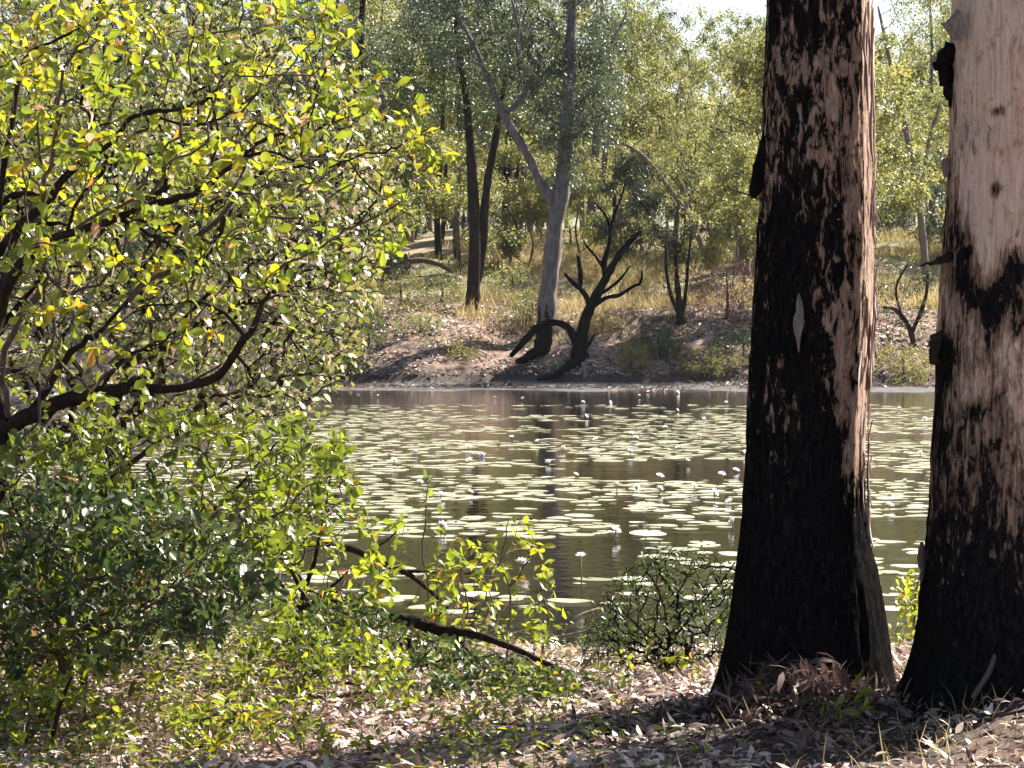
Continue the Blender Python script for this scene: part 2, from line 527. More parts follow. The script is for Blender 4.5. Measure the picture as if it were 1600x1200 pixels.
def trunk_material(name, front):
    """scorched paperbark: papery pale bark with charcoal over it"""
    m, nt, N, Lk, b = mat(name)
    tc = N.new('ShaderNodeTexCoord')
    sep = N.new('ShaderNodeSeparateXYZ'); Lk.new(tc.outputs['Object'], sep.inputs[0])
    x, y, z = sep.outputs
    st = mapping(nt, (24, 24, 8.5)); st2 = mapping(nt, (70, 70, 14)); st3 = mapping(nt, (6, 6, 2.4)); st4 = mapping(nt, (95, 95, 5))
    big = noise(nt, 1.0, 4, .6, st3, .6); medium = noise(nt, 1.0, 7, .7, st, .7); fine = noise(nt, 1.0, 6, .7, st2, .4); hair = noise(nt, 1.0, 5, .65, st4, .2)
    if front:
        pale = ramp(nt, fine, [(.3, (.15, .095, .075)), (.5, (.32, .225, .18)), (.7, (.56, .44, .37))])
    else:
        pale = ramp(nt, hair, [(.3, (.37, .25, .195)), (.48, (.53, .39, .315)), (.68, (.62, .495, .42))])
        pale = mixc(nt, ramp(nt, medium, [(.36, (1, 1, 1)), (.47, (0, 0, 0))]), pale, (.36, .22, .155))
        pale = mixc(nt, ramp(nt, fine, [(.60, (0, 0, 0)), (.72, (1, 1, 1))]), pale, (.60, .50, .44))
    char = ramp(nt, fine, [(.33, (.003, .003, .004)), (.5, (.008, .0073, .0078)), (.62, (.017, .0148, .014)), (.78, (.042, .035, .032))])
    a = N.new('ShaderNodeAttribute'); a.attribute_name = 'tint'
    s = math_(nt, 'ADD', math_(nt, 'MULTIPLY', math_(nt, 'SUBTRACT', big, .5), .7 if front else 1.1), math_(nt, 'MULTIPLY', math_(nt, 'SUBTRACT', medium, .5), 2.9 if front else 1.8))
    s = math_(nt, 'ADD', s, math_(nt, 'MULTIPLY', math_(nt, 'SUBTRACT', fine, .5), 1.1))
    s = math_(nt, 'ADD', s, a.outputs['Fac'])
    smoke = ramp(nt, hair, [(.3, (.06, .04, .03)), (.5, (.17, .112, .08)), (.7, (.33, .23, .17))])
    c = mixc(nt, ramp(nt, s, [(.16 if front else .12, (0, 0, 0)), (.46 if front else .42, (1, 1, 1))]), pale, smoke)
    k = ramp(nt, s, [(.44 if front else .54, (0, 0, 0)), (.56 if front else .72, (1, 1, 1))])
    c = mixc(nt, k, c, char)
    Lk.new(c, b.inputs['Base Color'])
    b.inputs['Roughness'].default_value = .9
    b.inputs['Specular IOR Level'].default_value = 0.0
    hgt = math_(nt, 'ADD', math_(nt, 'MULTIPLY', fine, .7), math_(nt, 'MULTIPLY', medium, .6))
    bump(nt, hgt, .8 if front else .5, .02, b)
    return m


# ------------------------------------------------------------------ ground and water
def build_ground():
    rows = np.concatenate([np.linspace(-25, 5, 15), np.linspace(5.3, 22, 170), np.linspace(23, 70, 20), np.linspace(71, 102, 150),
                           np.linspace(103, 160, 60), np.linspace(165, 520, 30)])
    u = np.linspace(-1, 1, 241); u = np.sign(u) * np.abs(u) ** 1.35
    half = np.maximum(14.0, .55 * np.abs(rows) + 8)
    X = u[None] * half[:, None]; Y = np.repeat(rows[:, None], len(u), 1)
    Z = height(X, Y)
    V = np.stack([X, Y, Z], -1).reshape(-1, 3)
    nr, nc = X.shape
    i, j = np.meshgrid(np.arange(nr - 1), np.arange(nc - 1), indexing='ij'); i = i.ravel(); j = j.ravel()
    a = Acc(); a.add(V, None, np.stack([i * nc + j, i * nc + j + 1, (i + 1) * nc + j + 1, (i + 1) * nc + j], 1))
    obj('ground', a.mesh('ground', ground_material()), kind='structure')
    w = Acc()
    w.add([[-70, 12, WATER], [70, 12, WATER], [70, 88, WATER], [-70, 88, WATER]], None, [[0, 1, 2, 3]])
    obj('water', w.mesh('water', water_material()), kind='structure')


build_ground()


# ------------------------------------------------------------------ the two big scorched trunks
def big_trunk(edges, Y, z_top, seed, nseg=150, nring=330, centre=None, flute=.03):
    """edges: [(py, left px, right px)] -> surface mesh grid round the trunk axis at depth Y"""
    e = np.array(edges, float)
    zz = np.array([at(800, p, Y)[2] for p in e[:, 0]])
    xl = (e[:, 1] - 800) / F * Y; xr = (e[:, 2] - 800) / F * Y
    o = np.argsort(zz); zz, xl, xr = zz[o], xl[o], xr[o]
    z0 = zz[0]
    hz = np.concatenate([np.linspace(z0, 3.2, nring), np.linspace(3.3, z_top, 40)])
    cx = np.interp(hz, zz, (xl + xr) / 2); rad = np.interp(hz, zz, (xr - xl) / 2)
    k = np.ones(9) / 9
    cx = np.convolve(np.pad(cx, 4, 'edge'), k, 'valid'); rad = np.convolve(np.pad(rad, 4, 'edge'), k, 'valid')
    above = np.clip((hz - 3.2) / (z_top - 3.2), 0, 1)
    rad = rad * (1 - .55 * above); cx = cx + .5 * above ** 1.5 * (1 if seed % 2 else -1)
    th = np.linspace(0, 2 * math.pi, nseg, endpoint=False)
    Rr = np.repeat(rad[:, None], nseg, 1); T = np.repeat(th[None], len(hz), 0); Z = np.repeat(hz[:, None], nseg, 1)
    ca, sa = np.cos(T), np.sin(T)
    low = np.exp(-(Z - z0) / .45)
    # buttress lobes at the foot, vertical flutes above, then fissured bark
    lobes = low * .16 * (fbm(np.stack([ca * 1.9, sa * 1.9, Z * .25], -1), 2, seed) - .5) * 2
    fl = flute * (fbm(np.stack([ca * 2.6, sa * 2.6, Z * .6], -1), 3, seed + 3) - .5) * 2
    big = vnoise(np.stack([ca * 11, sa * 11, Z * 2.4], -1), seed + 5)
    ridg = 1 - np.abs(2 * big - 1)
    f2 = vnoise(np.stack([ca * 26, sa * 26, Z * 7], -1), seed + 6); r2 = 1 - np.abs(2 * f2 - 1)
    f3 = vnoise(np.stack([ca * 55, sa * 55, Z * 22], -1), seed + 7)
    d = lobes + fl
    bark = .013 * ridg ** 2 + .009 * r2 ** 2 + .006 * (f3 - .5)
    return hz, T, Z, Rr, cx, d, bark, ca, sa


def trunk_mesh(name, m, hz, T, Z, Rr, cx, d, bark, ca, sa, Y, tint, origin):
    rr = Rr * (1 + d) + bark - .012
    V = np.stack([cx[:, None] + rr * ca, Y + rr * sa, Z], -1) - np.asarray(origin)
    nr, nc = Z.shape
    i, j = np.meshgrid(np.arange(nr - 1), np.arange(nc), indexing='ij'); i = i.ravel(); j = j.ravel(); j2 = (j + 1) % nc
    a = Acc()
    a.add(V.reshape(-1, 3), None, np.stack([i * nc + j, i * nc + j2, (i + 1) * nc + j2, (i + 1) * nc + j], 1), tint.ravel())
    return a.mesh(name, m)


def ribbon(acc, P, side, width, tint, twist=0.0, thick=.003):
    """thin curled strip of bark, with thickness"""
    P = np.asarray(P); n = len(P); T = unit(np.gradient(P, axis=0)); S = np.broadcast_to(unit(side), P.shape)
    Nn = unit(np.cross(T, S)); w = np.broadcast_to(width, (n,))[:, None] * .5
    ph = np.linspace(0, twist, n)[:, None]
    S2 = S * np.cos(ph) + Nn * np.sin(ph); N2 = np.cross(T, S2)
    V = np.concatenate([P - S2 * w, P + N2 * w * .35, P + S2 * w, P - S2 * w - N2 * thick, P + N2 * (w * .35 - thick), P + S2 * w - N2 * thick])
    i = np.arange(n - 1)
    q = lambda a, b: np.stack([a * n + i, a * n + i + 1, b * n + i + 1, b * n + i], 1)
    F4 = np.concatenate([q(0, 1), q(1, 2), q(4, 3), q(5, 4), q(3, 0), q(2, 5)])
    acc.add(V, None, F4, tint)


M['paper'] = leaf_mat('paper_bark', [(0, (.10, .065, .055)), (.4, (.3, .21, .18)), (.75, (.5, .40, .36)), (1, (.62, .55, .52))], .15, .7, .2, 1.2)

FY = 11.0
front_edges = [(1150, 1085, 1440), (1110, 1106, 1420), (1080, 1118, 1408), (1050, 1127, 1402), (1000, 1139, 1394), (950, 1146, 1386), (900, 1152, 1376), (850, 1158, 1364), (800, 1163, 1359),
               (700, 1168, 1358), (600, 1170, 1362), (500, 1175, 1369), (400, 1182, 1370), (300, 1188, 1367), (200, 1192, 1366), (100, 1196, 1363), (0, 1200, 1362), (-100, 1204, 1360)]
RY = 10.55
right_edges = [(1110, 1385, 1800), (1080, 1408, 1790), (1050, 1421, 1782), (1000, 1433, 1772), (950, 1439, 1764), (900, 1444, 1758), (850, 1449, 1752), (800, 1453, 1748), (700, 1456, 1742),
               (600, 1461, 1738), (540, 1460, 1736), (500, 1463, 1735), (400, 1470, 1732), (300, 1477, 1730), (200, 1481, 1728), (100, 1479, 1722), (0, 1484, 1718), (-100, 1490, 1712)]


def spot(T, Z, Y, cxz, px, py, sx, sy, rad=.25):
    """0..1 bump on the camera side of a trunk centred at a place on the bark"""
    p = at(px, py, Y - rad)
    return np.exp(-(((cxz - p[0]) / (sx / F * Y)) ** 2 + ((Z - p[2]) / (sy / F * Y)) ** 2))


def build_front_trunk():
    g = big_trunk(front_edges, FY, 9.0, 41, flute=.018)
    hz, T, Z, Rr, cx, d, bark, ca, sa = g
    o = np.array([1.28, FY, gz(1.28, FY)])
    bark = bark * (1 - .45 * sm((ca - .6) / .2))
    # sunward side flattened above the buttresses so the rim catches more light
    dth = np.abs((T + math.radians(20) + math.pi) % (2 * math.pi) - math.pi)
    face = np.where(dth < math.acos(.88), .88 / np.cos(np.minimum(dth, 1.4)), 1.0)
    keep = sm((Z - .55) / .5)
    d = d * (1 - .7 * keep * (face < 1)) + (face - 1) * keep
    g = (hz, T, Z, Rr, cx, d, bark, ca, sa)
    X = cx[:, None] + Rr * ca
    s = lambda px, py, sx, sy: spot(T, Z, FY, X, px, py, sx, sy)
    t = .75 + .0 * Z
    t = t + .42 * sm((1.25 - Z) / .8)                                  # blacker towards the foot
    t = t - .35 * s(1305, 150, 26, 120) - .2 * s(1232, 100, 22, 90) - .55 * s(1312, 570, 22, 90) - .6 * s(1335, 690, 16, 85)
    t = t - .35 * s(1343, 280, 18, 240) - .22 * s(1240, 250, 60, 120) - .25 * s(1205, 330, 14, 190) - .25 * s(1330, 450, 18, 80)
    t = t + .5 * s(1285, 690, 26, 90) + .3 * s(1230, 430, 40, 130) + .25 * s(1215, 330, 22, 90)
    # right edge painted pale to brighten the sunlit rim, with char streaks left in
    side = sm((ca - .74) / .14) * sm((Z - .85) / .35)
    t = t - .95 * side + .35 * side * (fbm(np.stack([ca * 9, sa * 9, Z * 2.2], -1), 3, 79) - .5) * 2
    th = thing('burnt_tree', 'thick fire-blackened trunk with pinkish bark patches, leftmost of the two foreground trunks', 'tree', o)
    t = t + .3 * (fbm(np.stack([ca * 2, sa * 2, Z * .8], -1), 3, 77) - .5)
    me = trunk_mesh('trunk', trunk_material('burnt_paperbark', True), *g, FY, t, o)
    obj('trunk', me, th)
    # branch stub hanging on the left edge
    a = Acc(); P, r = px_path([(1206, 200, -.02, 24), (1197, 235, -.03, 27), (1188, 270, -.04, 25), (1180, 296, -.05, 20), (1176, 308, -.05, 10)], FY, 4)
    tube(a, P - o, r, 10, .5, .14)
    obj('branch_stub', a.mesh('branch_stub', M['char_wood']), th)
    # pale diamond flake in the middle
    a = Acc()
    c = at(1248, 505, FY - .262) - o
    q = 1 / F * FY
    left = np.array([[-1, 44], [-4, 30], [-6, 18], [-11, 6], [-12, -4], [-9, -16], [-6, -27], [-3, -44]], float)
    right = np.array([[1, 44], [3, 31], [8, 20], [11, 9], [13, 3], [9, -9], [6, -20], [0, -46]], float)
    rows = []
    for l_, r_ in zip(left, right):
        for t_ in np.linspace(0, 1, 5):
            xx = l_ * (1 - t_) + r_ * t_
            rows.append([xx[0] * .82 + R.normal(0, 1.3), -.010 - .016 * math.sin(math.pi * t_) - .014 * abs(l_[1]) / 44 * (l_[1] < 0) + R.normal(0, .0015), xx[1] + R.normal(0, 2.0)])
    V = [c + np.array([x_ * q, y_, z_ * q]) for x_, y_, z_ in rows]
    k = len(V); V += [v_ + np.array([0, .006, 0]) for v_ in V]
    F4 = [[i_ * 5 + j_, i_ * 5 + j_ + 1, i_ * 5 + j_ + 6, i_ * 5 + j_ + 5] for i_ in range(7) for j_ in range(4)]
    a.add(V, None, F4 + [[k + f_[3], k + f_[2], k + f_[1], k + f_[0]] for f_ in F4], .4)
    obj('bark_flake', a.mesh('bark_flake', M['flake']), th)['label'] = 'pale grey diamond-shaped bark flake'
    # loose papery strips down the sunlit right edge and a few elsewhere
    for k in range(44):
        zc = R.uniform(.75, 3.0)
        phi = R.normal(math.radians(-12), .28)
        ln = R.uniform(.08, .34); n = 7
        zs = np.linspace(zc + ln / 2, zc - ln / 2, n)
        rr = np.interp(zs, hz, Rr[:, 0]) * .93 + .012 + np.abs(np.linspace(-1, 1, n)) ** 2 * R.uniform(.002, .022)
        cxx = np.interp(zs, hz, cx); ph = phi + np.cumsum(R.normal(0, .012, n))
        P = np.stack([cxx + rr * np.cos(ph), FY + rr * np.sin(ph), zs], 1) - o
        a = Acc(); ribbon(a, P, [-math.sin(phi), math.cos(phi), 0], np.sin(np.linspace(.35, 2.9, n)) * R.uniform(.012, .034), R.uniform(.2, .95), R.normal(0, .5))
        obj('bark_strip', a.mesh('bark_strip', M['paper']), th)
    # surface roots
    for pts in ([(1150, 1090, -.2, 40), (1110, 1120, -.45, 26), (1080, 1140, -.62, 20), (1040, 1160, -.75, 14), (1000, 1175, -.85, 8)],
                [(1390, 1060, -.05, 34), (1420, 1085, -.2, 20), (1440, 1096, -.3, 12)]):
        rows = []
        for px, py, dy, w in pts:
            p = at(px, py, FY + dy); p[2] = gz(p[0], p[1]) + w * .2 / F * FY
            rows.append([*p, w * .5 / F * FY])
        S = smooth_path(rows, 4); a = Acc(); tube(a, S[:, :3] - o, S[:, 3], 8, .5, .1)
        obj('root', a.mesh('root', M['dark_wood']), th)
    crown_top(th, o, np.array([cx[-1], FY, 8.9]), 51)


def crown_top(th, o, top, seed):
    """limbs and foliage high above the frame"""
    rng = np.random.default_rng(seed)
    an = top + np.array([0, 0, 1.4]) + rng.normal(0, 1, (70, 3)) * [1.5, 1.5, .9]
    nodes, par, ids = grow([top - [0, 0, 1.0], top - [0, 0, .2]], [-1, 0], an, .5)
    a = Acc(); wood(a, nodes - o, par, 2, .012, sides=6)
    obj('limbs', a.mesh('limbs', M['brown_bark']), th)
    f = Acc(); n = 24
    P = np.repeat(an, n, 0) + rng.normal(0, .16, (70 * n, 3))
    leaves(f, P - o, rand_dirs(len(P), rng) - [0, 0, .7], rand_dirs(len(P), rng), rng.uniform(.06, .1, len(P)), .022, rng.uniform(0, 1, len(P)), LANCE)
    obj('crown', f.mesh('crown', M['gum_leaf'], False), th, kind='stuff')


def build_right_trunk():
    g = big_trunk(right_edges, RY, 10.0, 62, flute=.02)
    hz, T, Z, Rr, cx, d, bark, ca, sa = g
    bark = bark * (.35 + .5 * sm((1.5 - Z) / .8))
    g = (hz, T, Z, Rr, cx, d * .8, bark, ca, sa)
    o = np.array([2.11, RY, gz(2.11, RY)])
    X = cx[:, None] + Rr * ca
    s = lambda px, py, sx, sy: spot(T, Z, RY, X, px, py, sx, sy, .3)
    t = -.10 + .0 * Z
    t = t + .82 * sm((2.0 - Z) / 1.25)
    t = t + .42 * sm((.85 - Z) / .6)
    edge = X < (at(1502, 300, RY)[0])
    t = t + .85 * s(1486, 120, 14, 70) + .7 * s(1490, 240, 15, 130) + .85 * s(1508, 400, 22, 75) + .7 * s(1545, 470, 26, 45) + .85 * s(1580, 420, 22, 40) + .6 * s(1590, 480, 18, 50)
    t = t + .6 * s(1488, 560, 26, 50) + .55 * s(1470, 630, 14, 60) + .5 * s(1550, 520, 14, 40) + .5 * s(1525, 645, 14, 16) + .45 * s(1548, 30, 5, 9) + .75 * s(1560, 172, 7, 7) + .8 * s(1557, 293, 7, 16) + .5 * s(1515, 395, 5, 10)
    t = t + .22 * (fbm(np.stack([ca * 2, sa * 2, Z * .8], -1), 3, 78) - .5)
    th = thing('paperbark_tree', 'thick pale pinkish trunk with scorched foot, at right edge of the photo', 'tree', o)
    obj('trunk', trunk_mesh('trunk', trunk_material('pale_paperbark', False), *g, RY, t, o), th)
    # knobs and stubs on the left outline
    for nm, pts, m in (('bark_knob', [(1500, 70, -.02, 22), (1487, 82, -.03, 30), (1478, 96, -.04, 30), (1477, 112, -.04, 26), (1484, 135, -.03, 20), (1492, 165, -.01, 14), (1497, 200, 0, 8)], 'char_wood'),
                       ('branch_stub', [(1490, 398, -.1, 16), (1470, 405, -.12, 12), (1455, 412, -.14, 7), (1444, 413, -.15, 3)], 'dark_wood'),
                       ('bark_knob', [(1470, 520, -.05, 14), (1461, 538, -.06, 22), (1462, 556, -.06, 16), (1470, 572, -.05, 8)], 'dark_wood')):
        a = Acc(); P, r = px_path(pts, RY, 4); tube(a, P - o + R.normal(0, .006, P.shape), r * R.uniform(.75, 1.15, len(r)), 12, .5, .3); obj(nm, a.mesh(nm, M[m]), th)
    for px, py, w, ln, tin, tw in ((1440, 878, 12, 62, .02, .3), (1478, 262, 16, 30, .15, .6), (1545, 215, 5, 40, .4, .2), (1506, 210, 6, 60, .55, .3), (1570, 640, 6, 50, .2, .3)):
        n = 11; ys = np.linspace(py - ln / 2, py + ln / 2, n)
        ew = np.interp(np.interp(ys, [-100, 1200], [0, 1]), [0, 1], [0, 0])
        dx = np.abs((px - 1600) / F * RY); dep = math.sqrt(max(.33 ** 2 - min(dx, .329) ** 2, 0))
        P = np.array([at(px + R.normal(0, 1), y_, RY - dep - .012 - .03 * (i / n) ** 2) for i, y_ in enumerate(ys)]) - o
        a = Acc(); ribbon(a, P, [1, .25, 0], np.sin(np.linspace(.7, 2.7, n)) * w / F * RY * R.uniform(.6, 1.15, n), tin, tw)
        obj('bark_strip', a.mesh('bark_strip', M['paper']), th)
    a = Acc(); rows_ = []
    for (lx, ly), (rx, ry) in zip([(1495, 14), (1489, 24), (1480, 33), (1471, 37), (1475, 46), (1481, 53), (1488, 62)], [(1502, 16), (1505, 25), (1507, 34), (1508, 43), (1508, 50), (1507, 58), (1505, 64)]):
        for t_ in np.linspace(0, 1, 5):
            rows_.append(at(lx * (1 - t_) + rx * t_ + R.normal(0, .7), ly * (1 - t_) + ry * t_ + R.normal(0, 1.0), RY - .16 - .035 * math.sin(2.2 * t_) + R.normal(0, .002)) - o)
    k = len(rows_); F4 = [[i_ * 5 + j_, i_ * 5 + j_ + 1, i_ * 5 + j_ + 6, i_ * 5 + j_ + 5] for i_ in range(6) for j_ in range(4)]
    a.add(rows_ + [v_ + np.array([0, .006, 0]) for v_ in rows_], None, F4 + [[k + f_[3], k + f_[2], k + f_[1], k + f_[0]] for f_ in F4], .6)
    obj('bark_flake', a.mesh('bark_flake', M['flake']), th)['label'] = 'pale grey loose bark flap on the left outline'
    a = Acc(); P, r = px_path([(1600, 940, -.36, 7), (1565, 1000, -.38, 8), (1545, 1050, -.42, 9), (1520, 1090, -.5, 8)], RY, 4)
    tube(a, P - o, r, 6, .5, .1); obj('root', a.mesh('root', M['twig']), th)
    crown_top(th, o, np.array([cx[-1], RY, 9.9]), 52)


build_front_trunk()
build_right_trunk()


# ------------------------------------------------------------------ foreground shrubs
def in_poly(px, py, poly):
    poly = np.asarray(poly, float); x, y = np.asarray(px), np.asarray(py); c = np.zeros(len(x), bool); j = len(poly) - 1
    for i in range(len(poly)):
        xi, yi = poly[i]; xj, yj = poly[j]
        hitx = ((yi > y) != (yj > y)) & (x < (xj - xi) * (y - yi) / (yj - yi + 1e-9) + xi)
        c ^= hitx; j = i
    return c


def sample_region(poly, Y0, Y1, n, rng, clump=.0, cs=4.0, seed=1):
    """points spread in the volume a shrub fills; clump > 0 keeps to noisy clumps"""
    poly = np.asarray(poly, float); out = []
    lo, hi = poly.min(0), poly.max(0)
    while len(out) < n:
        px = rng.uniform(lo[0], hi[0], 4000); py = rng.uniform(lo[1], hi[1], 4000); k = in_poly(px, py, poly)
        Yq = rng.uniform(Y0, Y1, 4000)
        P = np.array([at(a, b, c) for a, b, c in zip(px[k], py[k], Yq[k])])
        if clump: P = P[fbm(P * cs, 2, seed) > clump]
        P = P[P[:, 2] > height(P[:, 0], P[:, 1]) + .03]
        out += list(P)
        if len(out) == 0: break
    return np.array(out[:n])


LEAFLIB = {}


def leaf_lib(matname, tpl, L, W, n=14):
    key = (matname, id(tpl), L)
    if key not in LEAFLIB:
        lib = []
        for k in range(n):
            a = Acc(); leaves(a, [[0, 0, 0]], [[1, 0, 0]], [[0, 0, 1]], L, W, (k + .5) / n, tpl, R.uniform(-.25, .1))
            lib.append(a.mesh('leaf', M[matname], False))
        LEAFLIB[key] = lib
    return LEAFLIB[key]


def place_leaves(th, o, P, D, N, L, W, tint, tpl, matname, nobj=300):
    """the leaves that show largest become parts of their own, the rest one part"""
    n = len(P)
    D = unit(D); N = unit(N - D * np.sum(N * D, -1, keepdims=True))
    x, y, zc = project(P)
    vis = (x > 5) & (x < 1595) & (y > 5) & (y < 1195)
    score = L * W / zc ** 2 * np.abs(np.sum(N * unit(P - CAM), -1)) * np.exp(-(zc - zc.min()) * .6) * vis
    order = np.argsort(-score); sel = order[:min(nobj, int((score > 0).sum()))]; rest = np.setdiff1d(np.arange(n), sel)
    Lm = float(np.mean(L)); Wm = float(np.mean(W)); lib = leaf_lib(matname, tpl, round(Lm, 3), round(Wm, 3))
    S = np.cross(D, N)                      # side
    for i in sel:
        me = lib[int(np.clip(tint[i] * len(lib), 0, len(lib) - 1))]
        q = obj('leaf', me, th)
        from mathutils import Matrix
        m = Matrix((( D[i][0], -S[i][0], N[i][0], P[i][0] - o[0]), (D[i][1], -S[i][1], N[i][1], P[i][1] - o[1]), (D[i][2], -S[i][2], N[i][2], P[i][2] - o[2]), (0, 0, 0, 1)))
        s = L[i] / Lm
        q.matrix_local = m @ Matrix.Diagonal((s, s * (W[i] / L[i]) / (Wm / Lm), s, 1))
    if len(rest):
        a = Acc(); leaves(a, P[rest] - o, D[rest], N[rest], L[rest], W[rest], tint[rest], tpl, R.uniform(-.25, .1, len(rest)))
        obj('foliage', a.mesh('foliage', M[matname], False), th, kind='stuff')


def shrub(name, label, cat, base, paths, Y, anchors, leafmat, L=(.06, .09), wr=.55, per=(4, 8), tpl=OBO, bf=.35, woodm='dark_wood', twigm='twig',
          r0=.0019, tintf=(.1, .95), nobj=300, group=None, seed=1, spread=.03, droop=.15, sun_up=.5, jit=.07):
    rng = np.random.default_rng(seed)
    o = np.asarray(base, float)
    th = thing(name, label, cat, o, group)
    nodes, par = [], []
    for k, pts in enumerate(paths):
        P, r = px_path(pts, Y, 4, .006)
        P = P + .022 * (np.stack([vnoise(P * 7, 3), vnoise(P * 7, 4), vnoise(P * 7, 5)], 1) - .5) * 2 * (r[:, None] > .006)
        r = r * (.66 + .3 * vnoise(P * 11, 6))
        if k == 0:
            P[0] = o + [0, 0, -.05]
        a = Acc(); tube(a, P - o, r, 8, .5, .10, k)
        obj('trunk' if k == 0 else 'branch', a.mesh('branch', M[woodm]), th)
        st = len(nodes)
        if k == 0: pn = -1
        else:
            pn = int(np.argmin([np.linalg.norm(q - P[0]) for q in nodes]))
        for i, p in enumerate(P):
            nodes.append(p); par.append(pn if i == 0 else st + i - 1)
    if not nodes:
        nodes = [o + [0, 0, -.03], o + [0, 0, .03]]; par = [-1, 0]
    n0 = len(nodes)
    nd, pr, ids = grow(nodes, par, anchors, bf)
    a = Acc(); wood(a, nd - o, pr, n0, r0, rmax=.02, jit=jit)
    obj('twigs', a.mesh('twigs', M[twigm]), th, kind='stuff')
    tw = unit(nd[n0:] - nd[pr[n0:]])
    cnt = rng.integers(per[0], per[1] + 1, len(tw)) * (rng.uniform(size=len(tw)) > .12)
    idx = np.repeat(np.arange(len(tw)), cnt); n = len(idx)
    P = nd[n0:][idx] + rng.normal(0, spread * .5, (n, 3)) - tw[idx] * rng.uniform(0, spread * 2, n)[:, None]
    D = unit(tw[idx] * .7 + rand_dirs(n, rng) * 1.0 + [0, 0, -droop])
    N = unit(rand_dirs(n, rng) * .9 + np.array([0, 0, sun_up]) + SUND * .4)
    Ls = rng.uniform(L[0], L[1], n); Ws = Ls * wr * rng.uniform(.8, 1.15, n)
    base_t = fbm(nd[n0:] * 3.1, 2, seed + 9)[idx]
    tint = np.clip(tintf[0] + (tintf[1] - tintf[0]) * (.5 * rng.beta(2, 2, n) + .5 * np.clip((base_t - .25) * 2, 0, 1)) + np.where(rng.uniform(size=n) < .07, .38, 0), 0, .999)
    place_leaves(th, o, P, D, N, Ls, Ws, tint, tpl, leafmat, nobj)
    return th


def gbase(px, Y):
    x = (px - 800) / F * Y
    return np.array([x, Y, gz(x, Y)])


